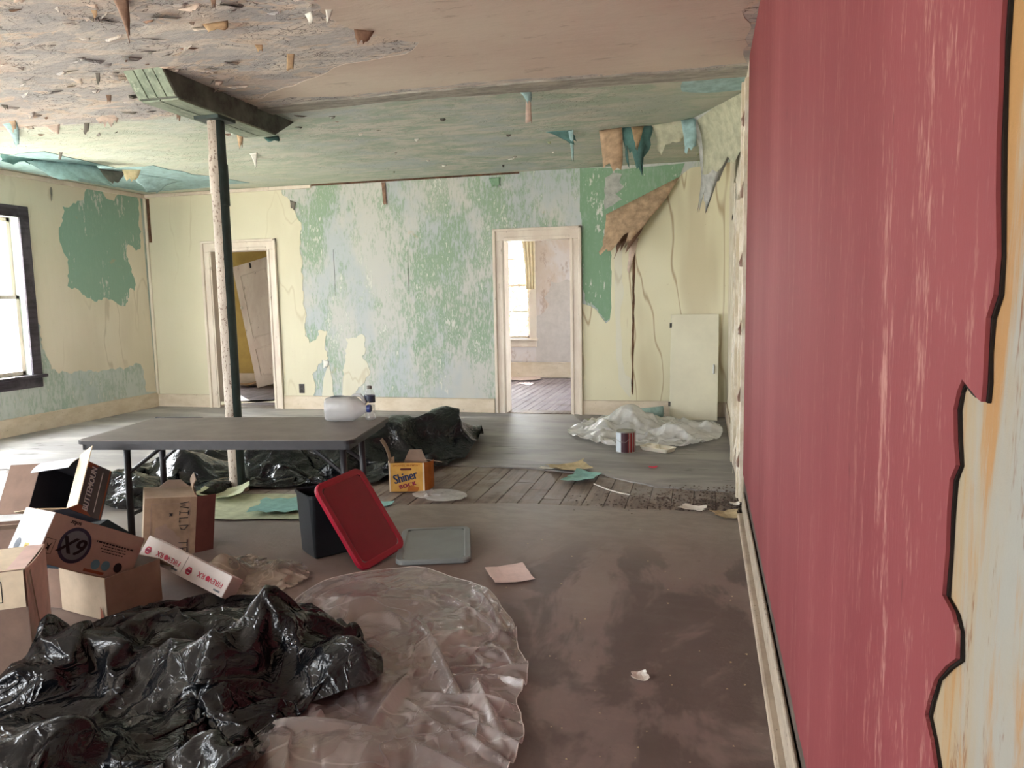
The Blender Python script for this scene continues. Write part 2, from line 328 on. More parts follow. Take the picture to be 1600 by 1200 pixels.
# ------------------------------------------------------------------ mesh helpers
OFF = {}
class MB:
    def __init__(s): s.v = []; s.f = []
    def add(s, v, f, M=None):
        k = len(s.v)
        for p in v: s.v.append(tuple(M @ Vector(p)) if M is not None else tuple(float(q) for q in p))
        for q in f: s.f.append([i+k for i in q])
        return s
    def box(s, x0, x1, y0, y1, z0, z1, M=None):
        return s.add([(x0,y0,z0),(x1,y0,z0),(x1,y1,z0),(x0,y1,z0),(x0,y0,z1),(x1,y0,z1),(x1,y1,z1),(x0,y1,z1)],
                     [(0,3,2,1),(4,5,6,7),(0,1,5,4),(1,2,6,5),(2,3,7,6),(3,0,4,7)], M)
    def prism(s, poly, z0, z1, M=None):
        n = len(poly)
        return s.add([(x, y, z0) for x, y in poly]+[(x, y, z1) for x, y in poly],
                     [list(range(n))[::-1], list(range(n, 2*n))]+[(i, (i+1) % n, n+(i+1) % n, n+i) for i in range(n)], M)
    def lathe(s, prof, n=24, M=None, sx=1.0, sy=1.0):
        v = [(r*math.cos(2*math.pi*k/n)*sx, r*math.sin(2*math.pi*k/n)*sy, z) for r, z in prof for k in range(n)]
        f = [(i*n+k, i*n+(k+1) % n, (i+1)*n+(k+1) % n, (i+1)*n+k) for i in range(len(prof)-1) for k in range(n)]
        return s.add(v, f, M)
    def tube(s, pts, r, n=8, cap=True):
        pts = [Vector(p) for p in pts]; rings = []
        up = Vector((0, 0, 1))
        for i, p in enumerate(pts):
            d = (pts[min(i+1, len(pts)-1)]-pts[max(i-1, 0)]).normalized()
            a = d.cross(up if abs(d.z) < .95 else Vector((1, 0, 0))).normalized(); b = d.cross(a)
            rr = r[i] if isinstance(r, (list, tuple)) else r
            rings.append([p+a*rr*math.cos(2*math.pi*k/n)+b*rr*math.sin(2*math.pi*k/n) for k in range(n)])
        v = [tuple(q) for rg in rings for q in rg]
        f = [(i*n+k, i*n+(k+1) % n, (i+1)*n+(k+1) % n, (i+1)*n+k) for i in range(len(pts)-1) for k in range(n)]
        if cap: f += [list(range(n))[::-1], [(len(pts)-1)*n+k for k in range(n)]]
        return s.add(v, f)
    def grid(s, A):
        A = np.asarray(A); nu, nv = A.shape[:2]
        return s.add(A.reshape(-1, 3), [(i*nv+j, (i+1)*nv+j, (i+1)*nv+j+1, i*nv+j+1) for i in range(nu-1) for j in range(nv-1)])
def make(name, mb, mat, parent=None, loc=None, smooth=False, bevel=0, solid=0, sub=0, autos=False):
    """link a mesh given in world coordinates; the origin sits at loc (or at the parent's)"""
    off = Vector(OFF[parent]) if parent is not None else Vector(loc if loc is not None else (0, 0, 0))
    me = bpy.data.meshes.new(name)
    me.from_pydata([tuple(Vector(p)-off) for p in mb.v], [], mb.f); me.update()
    me.materials.append(MATS[mat])
    if smooth: me.polygons.foreach_set('use_smooth', [True]*len(me.polygons))
    o = bpy.data.objects.new(name, me); COL.objects.link(o)
    if parent is not None: o.parent = parent
    else: o.location = off
    OFF[o] = tuple(off)
    if solid:
        q = o.modifiers.new('thickness', 'SOLIDIFY'); q.thickness = solid; q.offset = 0
    if sub:
        q = o.modifiers.new('smooth', 'SUBSURF'); q.levels = q.render_levels = sub
    if bevel:
        q = o.modifiers.new('edge', 'BEVEL'); q.width = bevel; q.segments = 2; q.limit_method = 'ANGLE'; q.angle_limit = R(40)
    return o
def tag(o, label, cat, group=None, kind=None):
    o['label'] = label; o['category'] = cat
    if group: o['group'] = group
    if kind: o['kind'] = kind
    return o
def thing(name, label, cat, loc, group=None):
    o = bpy.data.objects.new(name, None); COL.objects.link(o); o.location = loc; o.empty_display_size = .1
    OFF[o] = tuple(float(q) for q in loc); return tag(o, label, cat, group)
def structure(o, label=None):
    o['kind'] = 'structure'
    if label: o['label'] = label
    return o
def sroot(name, loc=(0, 0, 0), label=None):
    o = bpy.data.objects.new(name, None); COL.objects.link(o); o.location = loc; OFF[o] = tuple(loc); return structure(o, label)

def rag(poly, amp, step, rnd):
    """ragged torn outline from a 2D polygon; a vertex given as (x, y, 0) starts a straight edge"""
    out = []; n = len(poly)
    for i in range(n):
        a = poly[i]; b = poly[(i+1) % n]
        A = np.array(a[:2], float); B = np.array(b[:2], float); d = B-A; ln = np.linalg.norm(d)
        out.append(tuple(A))
        if len(a) > 2 or ln < step*1.3: continue
        k = int(ln/step); nrm = np.array([-d[1], d[0]])/ln; w = 0.0
        for j in range(1, k):
            w = .55*w + rnd.uniform(-1, 1)*amp
            t = j/k + rnd.uniform(-.25, .25)/k
            out.append(tuple(A+d*t+nrm*w*min(1, 4*t*(1-t)+.3)))
    return out
PLANES = {'B': (0, 2, 1, -1), 'L': (1, 2, 0, 1), 'R': (1, 2, 0, -1), 'C': (0, 1, 2, -1), 'F': (0, 1, 2, 1)}
def sheet(name, plane, base, outer, mat, parent=None, holes=(), off=.002, thick=.003, amp=.012, step=.05, seed=1, loc=None):
    """a torn layer lying on a wall, ceiling or floor plane, with real thickness"""
    ia, ib, ic, sg = PLANES[plane]; rnd = random.Random(seed)
    bm = bmesh.new()
    def lift(q, h):
        p = [0, 0, 0]; p[ia] = q[0]; p[ib] = q[1]; p[ic] = base+sg*h; return p
    loops = []
    for poly in [outer]+list(holes):
        pts = rag(poly, amp, step, rnd)
        vs_ = [bm.verts.new(lift(q, off+thick)) for q in pts]
        loops.append(vs_)
    edges = []
    for vs_ in loops:
        for i in range(len(vs_)): edges.append(bm.edges.new((vs_[i], vs_[(i+1) % len(vs_)])))
    bmesh.ops.triangle_fill(bm, use_beauty=True, use_dissolve=False, edges=edges)
    mb = MB(); bm.verts.index_update(); bm.verts.ensure_lookup_table()
    mb.v = [tuple(v.co) for v in bm.verts]; mb.f = [[v.index for v in f.verts] for f in bm.faces]
    n = len(mb.v); low = []
    for v in bm.verts:
        p = list(v.co); p[ic] = base+sg*off; low.append(tuple(p))
    mb.v += low
    for vs_ in loops:
        for i in range(len(vs_)):
            a, b = vs_[i].index, vs_[(i+1) % len(vs_)].index
            mb.f.append([a, b, n+b, n+a])
    bm.free()
    if parent is None and loc is None: loc = np.mean(np.array(low), axis=0)
    return make(name, mb, mat, parent, loc)
def B2(*pp): return [tuple(BK(*q)[[0, 2]])+tuple(q[2:]) if len(q) == 2 else tuple(BK(q[0], q[1])[[0, 2]])+(0,) for q in pp]
def L2(*pp): return [tuple(LF(q[0], q[1])[[1, 2]])+((0,) if len(q) > 2 else ()) for q in pp]
def R2(*pp): return [tuple(RW(q[0], q[1])[[1, 2]])+((0,) if len(q) > 2 else ()) for q in pp]
def C2(*pp): return [tuple(CE(q[0], q[1])[[0, 1]])+((0,) if len(q) > 2 else ()) for q in pp]
def F2(*pp): return [tuple(FL(q[0], q[1])[[0, 1]])+((0,) if len(q) > 2 else ()) for q in pp]
def flap(name, a, b, tip, curl, mat, parent=None, taper=.3, seed=1, nu=6, nv=7, rag_amp=.12, solid=.0015, loc=None):
    """a strip of paper that hangs from the edge a-b and runs to tip, bowed by curl and torn at its end"""
    rnd = random.Random(seed); a, b, tip = Vector(a), Vector(b), Vector(tip)
    mid = (a+b)/2; d = tip-mid; w = b-a; nrm = w.cross(d).normalized(); A = []
    tl = [1+rnd.uniform(-rag_amp, rag_amp)*2 for _ in range(nu)]; sh = rnd.uniform(-.15, .15)
    for i in range(nu):
        u = i/(nu-1)-.5; row = []
        for j in range(nv):
            v = j/(nv-1); ww = 1-(1-taper)*v+(rnd.uniform(-rag_amp, rag_amp)*.6 if i in (0, nu-1) else 0)*v
            q = mid+w*(u*ww+sh*v*v)+d*(v*(1+(tl[i]-1)*v))+nrm*(curl*(math.sin(v*2.2)+.5*(u*2)**2*v))
            row.append(tuple(q))
        A.append(row)
    return make(name, MB().grid(A), mat, parent, loc=loc if loc is not None else tuple(mid), smooth=True, solid=solid)
def text_mesh(body, size, shear=0.0, spacing=1.0):
    cu = bpy.data.curves.new('lettering', 'FONT'); cu.body = body; cu.size = size; cu.align_x = 'CENTER'; cu.align_y = 'CENTER'; cu.shear = shear; cu.space_character = spacing; cu.resolution_u = 3
    o = bpy.data.objects.new('lettering', cu); COL.objects.link(o); dg = bpy.context.evaluated_depsgraph_get(); ev = o.evaluated_get(dg); me = ev.to_mesh()
    v = [tuple(q.co) for q in me.vertices]; f = [list(q.vertices) for q in me.polygons]; ev.to_mesh_clear()
    bpy.data.objects.remove(o); bpy.data.curves.remove(cu); return v, f
def lettering(body, size, M, mat, parent, name='print', shear=0.0, bold=0.0, sx=1.0, spacing=1.0):
    v, f = text_mesh(body, size, shear, spacing); mb = MB()
    for dx in ((0,) if not bold else (-bold, 0, bold)): mb.add([(p[0]*sx+dx, p[1], abs(dx)*.02) for p in v], f, M)
    return make(name, mb, mat, parent)
def flatpoly(pts, M): return MB().add([(p[0], p[1], 0) for p in pts], [list(range(len(pts)))], M)
def circle(r, n=28, cx=0, cy=0, sx=1.0): return [(cx+r*sx*math.cos(2*math.pi*k/n), cy+r*math.sin(2*math.pi*k/n)) for k in range(n)]
def ring(r0, r1, M, n=28):
    return MB().add([(r*math.cos(2*math.pi*k/n), r*math.sin(2*math.pi*k/n), 0) for r in (r0, r1) for k in range(n)], [(k, (k+1) % n, n+(k+1) % n, n+k) for k in range(n)], M)
def frameM(o, x, y):
    x = Vector(x).normalized(); y = Vector(y); z = x.cross(y).normalized(); y = z.cross(x)
    M = Matrix.Identity(4)
    for i in range(3): M[i][0] = x[i]; M[i][1] = y[i]; M[i][2] = z[i]; M[i][3] = o[i]
    return M
def rotz(a, o=(0, 0, 0)): return Matrix.Translation(o) @ Matrix.Rotation(a, 4, 'Z')

# ------------------------------------------------------------------ the setting
def wall_mb(axis, p0, p1, a0, a1, z0, z1, openings=()):
    mb = MB()
    def bx(u0, u1, w0, w1):
        if u1-u0 < 1e-4 or w1-w0 < 1e-4: return
        if axis == 'x': mb.box(p0, p1, u0, u1, w0, w1)
        else: mb.box(u0, u1, p0, p1, w0, w1)
    cur = a0
    for (u0, u1, w0, w1) in sorted(openings):
        bx(cur, u0, z0, z1); bx(u0, u1, z0, w0); bx(u0, u1, w1, z1); cur = u1
    bx(cur, a1, z0, z1); return mb
DL0, DL1, DR0, DR1, DH = -6.345, -5.55, -2.49, -1.73, 2.0
LWIN = [(5.5, 6.65, .62, 2.29), (2.2, 3.4, .62, 2.29), (-1.4, -.2, .62, 2.29)]
FILL_WIN = [(-6.8, -5.4, .6, 2.4), (-4.7, -3.3, .6, 2.4)]  # unseen windows added behind the camera for frontal fill light
p1 = BK(828, 529, FARR)
RWX1, RWZ0 = float(p1[0]), float(p1[2])
RWIN = [(RWX1-.95, RWX1, RWZ0, 2.45)]
L6 = [(-8.85, -8.02, .6, 1.9)]
R6 = [(9.6, 10.6, .7, 2.3)]  # unseen side window added to light the right back room
wall_left = structure(make('wall_left', wall_mb('x', -L-.2, -L, FRONT-.2, D+.2, -.1, H+.1, LWIN), 'mottled_left'), 'left wall of torn cream paper over mottled green plaster')
wall_back = structure(make('wall_back', wall_mb('y', D, D+.2, -9.2, .2, -.1, H+.1, [(DL0-.02, DL1+.02, -.2, DH+.02), (DR0-.02, DR1+.02, -.2, DH+.02)]), 'mottled_back'), 'back wall of rubbed green, blue and white plaster with two doorways')
wall_right = structure(make('wall_right', wall_mb('x', 0, .2, FRONT-.2, D+.2, -.1, H+.1), 'plaster_right'), 'right wall of stained bare plaster under red paper')
wall_front = structure(make('wall_front', wall_mb('y', FRONT-.2, FRONT, -L, 0, -.1, H+.1, FILL_WIN), 'far_plain'))
structure(make('wall_far_right_room', wall_mb('y', FARR, FARR+.2, -4.6, .2, -.1, H+.1, RWIN), 'far_stained'), 'stained pale wall with a window seen through the right doorway')
structure(make('wall_far_left_room', wall_mb('y', FARL, FARL+.2, -9.2, -4.4, -.1, H+.1, L6), 'yellow_wall'), 'yellow wall seen through the left doorway')
structure(make('wall_between_far_rooms', wall_mb('x', -4.6, -4.4, D+.2, FARR+.2, -.1, H+.1), 'far_plain'))
structure(make('wall_left_far', wall_mb('x', -9.2, -9.0, D+.2, FARL, -.1, H+.1), 'far_plain'))
structure(make('wall_right_far', wall_mb('x', 0, .2, D+.2, FARR, -.1, H+.1, R6), 'far_plain'))

ceiling = structure(make('ceiling', MB().box(-L, 0, FRONT, D, H, H+.1), 'ceiling_base'), 'ceiling of peeling pink and green paper')
structure(make('ceiling_far_rooms', MB().box(-9, -4.6, D+.2, FARL, H, H+.1).box(-4.4, 0, D+.2, FARR, H, H+.1), 'far_plain'))

# floor: slab, bare boards along the old partition, sheets of worn floor covering, painted boards in the rooms behind
floor = structure(make('floor', MB().box(-L, 0, FRONT, D, -.12, -.03), 'subfloor'), 'board floor under worn brown and grey floor covering')
floor_far = structure(make('floor_far_rooms', MB().box(-9, 0, D, FARR, -.12, -.03), 'subfloor'), 'painted board floor of the rooms behind')
def copies(name, proto, parent, moves):
    for i, (dx, dy, dz, sy) in enumerate(moves):
        if i == 0: o = proto
        else: o = proto.copy(); COL.objects.link(o)
        o.location = (dx, dy, dz); o.scale = (1, sy, 1)
rnd = random.Random(3)
pw = .142
pl = make('plank', MB().box(.002, pw-.002, 0, 1.0, -.03, -.006), 'plank_bare', floor, bevel=.003)
moves = []
x = -L+.02
while x < -pw:
    ys = [4.35, 5.25+rnd.uniform(-.35, .35), 6.25]
    for a, b in zip(ys, ys[1:]): moves.append((x, a+.002, rnd.uniform(-.002, .002), b-a-.004))
    x += pw
copies('plank', pl, floor, moves)
pw2 = .105
pl = make('plank', MB().box(.0025, pw2-.0025, 0, 1.0, -.03, -.006), 'plank_painted', floor_far, bevel=.002)
moves = []
for x0, x1, y1 in ((-4.3, -.9, FARR), (-8.9, -5.0, FARL)):
    x = x0
    while x < x1:
        cut = rnd.uniform(D+.6, y1-.6)
        for a, b in ((D+.01, cut), (cut, y1)): moves.append((x, a+.002, rnd.uniform(-.001, .001), b-a-.004))
        x += pw2
copies('plank', pl, floor_far, moves)
front_edge = [(1165, 806), (1120, 800), (1050, 797), (960, 794), (880, 789), (800, 786), (720, 787), (640, 789), (560, 788)]
fe = [tuple(FL(*q)[:2]) for q in front_edge]
sheet('floor_sheet', 'F', 0, [(-L+.02, FRONT+.02, 0), (-.02, FRONT+.02, 0), (-.02, fe[0][1], 0)]+fe[1:]+[(-3.4, 4.72), (-4.6, 4.85), (-L+.02, 4.95, 0)], 'lino_brown', floor, off=-.0075, thick=.0075, amp=.008, step=.06, seed=5)
back_edge = [(1150, 768), (1090, 766), (1024, 761), (960, 747), (930, 738), (880, 737), (840, 733), (780, 729), (690, 728), (600, 726)]
be = [tuple(FL(*q)[:2]) for q in back_edge]
sheet('floor_sheet', 'F', 0, [(-.02, D-.01, 0), (-L+.02, D-.01, 0), (-L+.02, 5.0), (-5.2, 5.02), (-4.0, 5.2)]+be[::-1]+[(-.02, be[0][1], 0)], 'lino_grey', floor, off=-.0075, thick=.0105, amp=.015, step=.07, seed=8)
# loose dirt over the bare boards by the right wall
mb = MB(); rnd = random.Random(11)
for k in range(1100):
    q = FL(1158-abs(rnd.gauss(0, 110)), rnd.triangular(758, 806, 784)); s = rnd.uniform(.003, .016)
    a = rnd.uniform(0, 6.3); h = s*rnd.uniform(.25, .6); z0 = .003 if q[1] > 5.2 else -.004
    mb.add([(q[0]+s*math.cos(a+j*2.1)*rnd.uniform(.6, 1), q[1]+s*math.sin(a+j*2.1)*rnd.uniform(.6, 1), z0) for j in range(3)]+[(q[0], q[1], z0+h)], [(0, 1, 3), (1, 2, 3), (2, 0, 3)])
o = tag(make('dirt', mb, 'dirt', loc=tuple(FL(1050, 785))), 'loose dirt and crumbs along the bare boards by the right wall', 'dirt', kind='stuff')
mb = MB()
for k in range(70):
    q = FL(rnd.uniform(700, 1170), rnd.uniform(690, 1195)); s = rnd.uniform(.003, .009); a = rnd.uniform(0, 6.3)
    if q[0] > -.06 or abs(q[1]-5.1) < .5: continue
    mb.add([(q[0]+s*math.cos(a+j*1.57)*rnd.uniform(.5, 1), q[1]+s*math.sin(a+j*1.57)*rnd.uniform(.5, 1), .004+s*.3*(j % 2)) for j in range(4)], [(0, 1, 2, 3)])
tag(make('plaster_crumbs', mb, 'paper_beige', loc=(-.6, 3, 0)), 'tiny pale plaster crumbs scattered over the brown floor', 'crumbs', kind='stuff')

# wallpaper layers on the back wall
sheet('wallpaper', 'B', D, B2((224, 296, 0), (436, 290), (440, 300), (452, 312), (456, 322), (463, 336), (472, 358), (470, 376), (471, 420), (474, 470), (477, 525), (484, 536), (494, 531), (497, 517), (511, 517), (513, 560), (509, 568), (503, 562), (496, 574), (490, 590), (491, 622, 0), (240, 640, 0)), 'cream_back', wall_back, amp=.022, step=.035, seed=2, holes=[[(DL0-.03, .08, 0), (DL1+.03, .08, 0), (DL1+.03, DH+.06, 0), (DL0-.03, DH+.06, 0)]])
sheet('wallpaper', 'B', D, B2((541, 528), (549, 528), (560, 524), (569, 524), (572, 545), (566, 556), (579, 580), (572, 590), (556, 612), (558, 622, 0), (535, 622, 0), (536, 590), (540, 560)), 'cream_piece', wall_back, amp=.02, step=.03, seed=4)
sheet('wallpaper', 'B', D, B2((515, 570), (519, 590), (522, 622, 0), (503, 622, 0), (506, 590), (511, 575)), 'cream_piece', wall_back, amp=.008, step=.04, seed=14)
sheet('wallpaper', 'B', D, B2((906, 263, 0), (958, 262, 0), (958, 370), (957, 430), (955, 495), (947, 502), (940, 492), (931, 480), (921, 474), (914, 470), (911, 440), (908, 410), (909, 350), (906, 330, 0)), 'green_deep', wall_back, off=.001, amp=.016, step=.035, seed=6)
sheet('wallpaper', 'B', D, B2((954, 372), (972, 380), (984, 360), (1010, 330), (1040, 300), (1066, 272), (1080, 262, 0), (1150, 252, 0), (1145, 635, 0), (908, 627, 0), (908, 474), (922, 478), (932, 484), (940, 496), (947, 505), (953, 500), (955, 470)), 'cream_stained', wall_back, off=.001, thick=.005, amp=.01, step=.06, seed=9)
sheet('wallpaper', 'B', D, B2((945, 278), (958, 270), (972, 272), (968, 285), (975, 292), (962, 303), (972, 312), (945, 328)), 'paper_silver', wall_back, off=.005, amp=.008, step=.04, seed=21)
sheet('wallpaper', 'B', D, B2((960, 266, 0), (1070, 255, 0), (1060, 280), (1000, 340), (975, 360), (958, 345)), 'green_deep', wall_back, off=.003, thick=.002, amp=.01, step=.05, seed=22)
# torn seam with the lath showing
sheet('torn_seam', 'B', D, B2((989, 374), (993, 374), (992, 440), (991, 520), (990, 600), (989, 618), (987, 612), (987, 540), (988, 450)), 'lath_brown', wall_back, off=.0065, thick=.001, amp=.004, step=.05, seed=5)
sheet('wallpaper', 'B', D, B2((960, 375), (972, 384), (972, 440), (975, 455), (970, 480), (972, 560), (977, 585), (988, 592), (985, 622), (968, 600), (963, 560), (961, 460)), 'cream_piece', wall_back, off=.0065, thick=.001, amp=.006, step=.05, seed=35)
def px3(px, py, y): return tuple(BK(px, py, y))
flap('paper_flap', px3(947, 335, D-.03), px3(1062, 276, D-.06), px3(966, 378, D-.30), .05, 'paper_tan', wall_back, taper=.5, seed=3, nu=9)
flap('paper_flap', px3(962, 350, D-.03), px3(1030, 310, D-.03), px3(975, 382, D-.16), .05, 'paper_brown', wall_back, taper=.35, seed=8, nu=7)
flap('paper_flap', px3(984, 372, D-.02), px3(998, 372, D-.02), px3(984, 418, D-.07), .02, 'paper_pink', wall_back, taper=.3, seed=5)
flap('paper_flap', px3(596, 285, D-.01), px3(602, 285, D-.01), px3(600, 321, D-.04), .01, 'paper_brown', wall_back, taper=.9, seed=4, rag_amp=.05)
flap('paper_flap', px3(764, 278, D-.01), px3(782, 277, D-.01), px3(773, 291, D-.03), .01, 'green_deep', wall_back, taper=.7, seed=9)
flap('paper_flap', px3(453, 313, D-.01), px3(462, 316, D-.01), px3(456, 325, D-.04), .01, 'paper_grey', wall_back, taper=.6, seed=10)
flap('paper_flap', px3(505, 562, D-.01), px3(514, 564, D-.01), px3(507, 574, D-.05), .02, 'paper_white', wall_back, taper=.6, seed=12)
for a, b in (((521, 390), (524, 462)), ((637, 390), (639, 455))):
    sheet('wall_crack', 'B', D, B2((a[0]-.2, a[1]), (a[0]+.4, a[1]), (b[0]+.3, b[1]), (b[0]-.2, b[1])), 'subfloor', wall_back, off=.0, thick=.0012, amp=.002, step=.06, seed=a[0])
# left wall paper with a torn hole, bare at its foot
sheet('wallpaper', 'L', -L, [(4.6, H-.04, 0)]+L2((218, 303, 0), (244, 612, 0), (228, 612), (222, 575), (216, 568), (200, 574), (168, 578), (130, 580), (112, 584), (92, 584), (80, 577), (74, 560), (66, 545), (62, 520), (57, 490))+[(6.74, .98, 0), (6.74, 2.34, 0), (4.6, 2.34, 0)], 'cream_left', wall_left, amp=.022, step=.035, seed=12,
      holes=[L2((134, 296), (152, 291), (160, 300), (166, 310), (178, 314), (190, 300), (214, 300), (217, 330), (220, 385), (212, 392), (200, 382), (197, 395), (205, 425), (212, 445), (210, 455), (203, 450), (196, 478), (180, 472), (165, 465), (148, 472), (128, 460), (112, 452), (105, 447), (106, 405), (97, 390), (92, 372), (98, 345), (97, 322), (118, 318), (130, 312))])
sheet('exposed_layer', 'L', -L, L2((90, 285), (222, 290), (222, 485), (90, 460)), 'green_patch', wall_left, off=.0, thick=.0012, amp=0, step=1, seed=3)
flap('paper_flap', LF(78, 280), LF(82, 281), LF(79, 310)+np.array([.03, 0, 0]), .01, 'paper_grey', wall_left, taper=.7, seed=6)

# red paper on the right wall, torn off towards the camera
red_edge = [(1590, -60), (1583, 0), (1579, 60), (1578, 100), (1573, 220), (1572, 300), (1573, 400), (1568, 460), (1556, 497), (1553, 550), (1551, 600), (1548, 628), (1541, 622), (1533, 612), (1517, 593), (1509, 612), (1503, 640), (1504, 690), (1507, 727), (1497, 750), (1493, 800), (1491, 860), (1485, 930), (1500, 957), (1508, 987), (1507, 1030), (1490, 1042), (1473, 1062), (1462, 1095), (1457, 1117), (1467, 1160), (1474, 1210)]
re_ = [tuple(RW(*q)[[1, 2]]) for q in red_edge]
sheet('wallpaper', 'R', 0, [(4.93, .21), (4.93, H-.01, 0), (re_[0][0], H-.01, 0)]+re_+[(re_[-1][0]+.05, .5), (1.0, .21)], 'red_paper', wall_right, off=.004, thick=.004, amp=.004, step=.04, seed=3)
sheet('edge_shadow', 'R', 0, [(a-.003 if i % 3 else a-.0005, b-.001) for i, (a, b) in enumerate(re_)]+[(a+.03, b) for a, b in re_[::-1]], 'subfloor', wall_right, off=.0005, thick=.003, amp=.003, step=.04, seed=6)  # painted shadow line along the torn paper, in the dark subfloor colour
sheet('bare_strip', 'R', 0, [(FRONT, .0, 0), (4.93, .0, 0), (4.93, .235), (FRONT, .235)], 'grey_paint', wall_right, off=.0, thick=.003, amp=.004, step=.08, seed=4)
sheet('wallpaper', 'R', 0, [(5.0, .0, 0), (D, .0, 0), (D, H, 0), (5.0, H, 0)], 'flaking_white', wall_right, off=.001, thick=.002, amp=.0, step=.08, seed=4)
rnd = random.Random(5)
for px, py, s in ((1143, 340, .03), (1147, 486, .02), (1142, 556, .035), (1146, 400, .018), (1153, 620, .03), (1152, 735, .03)):
    q = RW(px, py, -.012); a = q[1]; b = q[2]
    sheet('nail_hole', 'R', -.003, [(a+s*6*math.cos(k*.8)*rnd.uniform(.6, 1), b+s*math.sin(k*.8)*rnd.uniform(.7, 1)) for k in range(8)], 'subfloor', wall_right, off=.0, thick=.001, amp=0, step=1)

# ceiling layers
sheet('ceiling_paper', 'C', H, C2((1180, -260, 0), (-300, -420), (380, -60), (500, 8), (520, 30), (556, 48), (600, 57), (655, 66), (645, 78), (590, 92), (520, 106), (470, 128), (430, 142), (396, 160), (480, 152), (640, 138), (830, 122), (1000, 112), (1167, 98)), 'ceiling_pink', ceiling, off=.0, thick=.002, amp=.03, step=.09, seed=6)
sheet('partition_scar', 'C', H, C2((1169, 103), (1000, 114), (830, 126), (640, 143), (480, 158), (380, 170), (380, 182), (520, 166), (660, 152), (830, 141), (1000, 128), (1168, 117)), 'scar_strip', ceiling, off=.0, thick=.012, amp=.012, step=.08, seed=9)
sheet('ceiling_paper', 'C', H, C2((1070, 124), (1090, 118), (1120, 122), (1150, 120), (1168, 114), (1167, 138), (1120, 143), (1066, 142)), 'paper_teal', ceiling, off=.002, thick=.004, amp=.02, step=.07, seed=19)
sheet('ceiling_paper', 'C', H, C2((-260, 225), (0, 243), (70, 236), (130, 250), (180, 262), (240, 258), (300, 272), (390, 285), (330, 292, 0), (232, 300, 0), (120, 282, 0), (-260, 215, 0)), 'paper_teal', ceiling, off=.002, thick=.004, amp=.05, step=.12, seed=29)
def cf(px0, py0, px1, py1, tx, ty, drop, mat, curl=.03, taper=.4, seed=1, ra=.12, nu=6):
    """a piece of paper hanging from the ceiling between two points; its tip is drop metres lower, over the ceiling point that lines up with (tx, ty)"""
    a = CE(px0, py0); b = CE(px1, py1); t = hit(tx, ty, 2, H-drop)
    flap('paper_flap', a, b, t, curl, mat, ceiling, taper=taper, seed=seed, rag_amp=ra, nu=nu)
cf(172, -10, 200, -10, 200, 62, .11, 'paper_brown', .02, .18, 1); cf(327, -6, 337, -6, 332, 9, .04, 'paper_brown', .01, .5, 2)
cf(276, 130, 292, 130, 281, 190, .12, 'paper_brown', .02, .5, 3); cf(366, 192, 380, 190, 372, 240, .16, 'paper_ochre', .03, .5, 4)
cf(362, 160, 386, 156, 378, 188, .06, 'paper_pink', .02, .5, 5); cf(448, 84, 460, 84, 453, 110, .06, 'paper_ochre', .005, .9, 6, .04)
cf(316, 38, 356, 32, 340, 40, .05, 'paper_ochre', .02, .6, 7); cf(142, 16, 152, 16, 146, 28, .03, 'paper_ochre', .01, .5, 8)
cf(130, 170, 205, 165, 165, 200, .05, 'paper_pink', .03, .4, 9, .1, 9); cf(66, 196, 94, 194, 84, 211, .05, 'paper_pink', .02, .4, 10)
cf(4, 194, 26, 190, 27, 231, .09, 'paper_teal', .03, .35, 11); cf(14, 190, 24, 188, 20, 208, .06, 'paper_tan', .02, .5, 12)
cf(131, 192, 140, 192, 134, 209, .07, 'paper_grey', .01, .8, 13); cf(149, 114, 156, 114, 152, 131, .05, 'paper_grey', .01, .8, 14)
cf(165, 148, 174, 148, 169, 160, .04, 'paper_brown', .01, .6, 15); cf(92, 238, 98, 238, 93, 251, .06, 'paper_grey', .01, .7, 16)
cf(390, 240, 402, 238, 398, 261, .08, 'paper_white', .02, .3, 17); cf(806, 140, 830, 138, 826, 165, .08, 'paper_teal', .03, .35, 18)
cf(822, 150, 829, 150, 827, 192, .16, 'paper_pink', .02, 1.5, 19, .05); cf(852, 206, 894, 203, 888, 226, .1, 'paper_teal_dark', .04, .3, 20)
cf(888, 204, 896, 203, 893, 250, .2, 'paper_teal', .02, .4, 21); cf(553, 45, 585, 48, 566, 62, .06, 'paper_brown', .02, .4, 22)
cf(508, 14, 520, 14, 511, 34, .05, 'paper_white', .02, .3, 23); cf(476, 22, 486, 18, 480, 32, .05, 'paper_white', .02, .4, 24); cf(412, 215, 436, 213, 430, 216, .06, 'paper_teal_dark', .02, .6, 25)
cf(398, 70, 410, 70, 405, 78, .03, 'paper_ochre', .01, .6, 26); cf(0, 240, 60, 246, 30, 258, .08, 'paper_teal_dark', .05, .7, 27); cf(32, 246, 150, 258, 155, 276, .14, 'paper_teal', .07, .6, 28, .1, 10)
cf(150, 262, 196, 268, 180, 282, .12, 'paper_grey', .03, .4, 29); cf(190, 264, 220, 264, 204, 282, .12, 'paper_beige', .02, .5, 30); cf(205, 268, 290, 282, 230, 302, .16, 'paper_teal', .04, .4, 31, .1, 9)
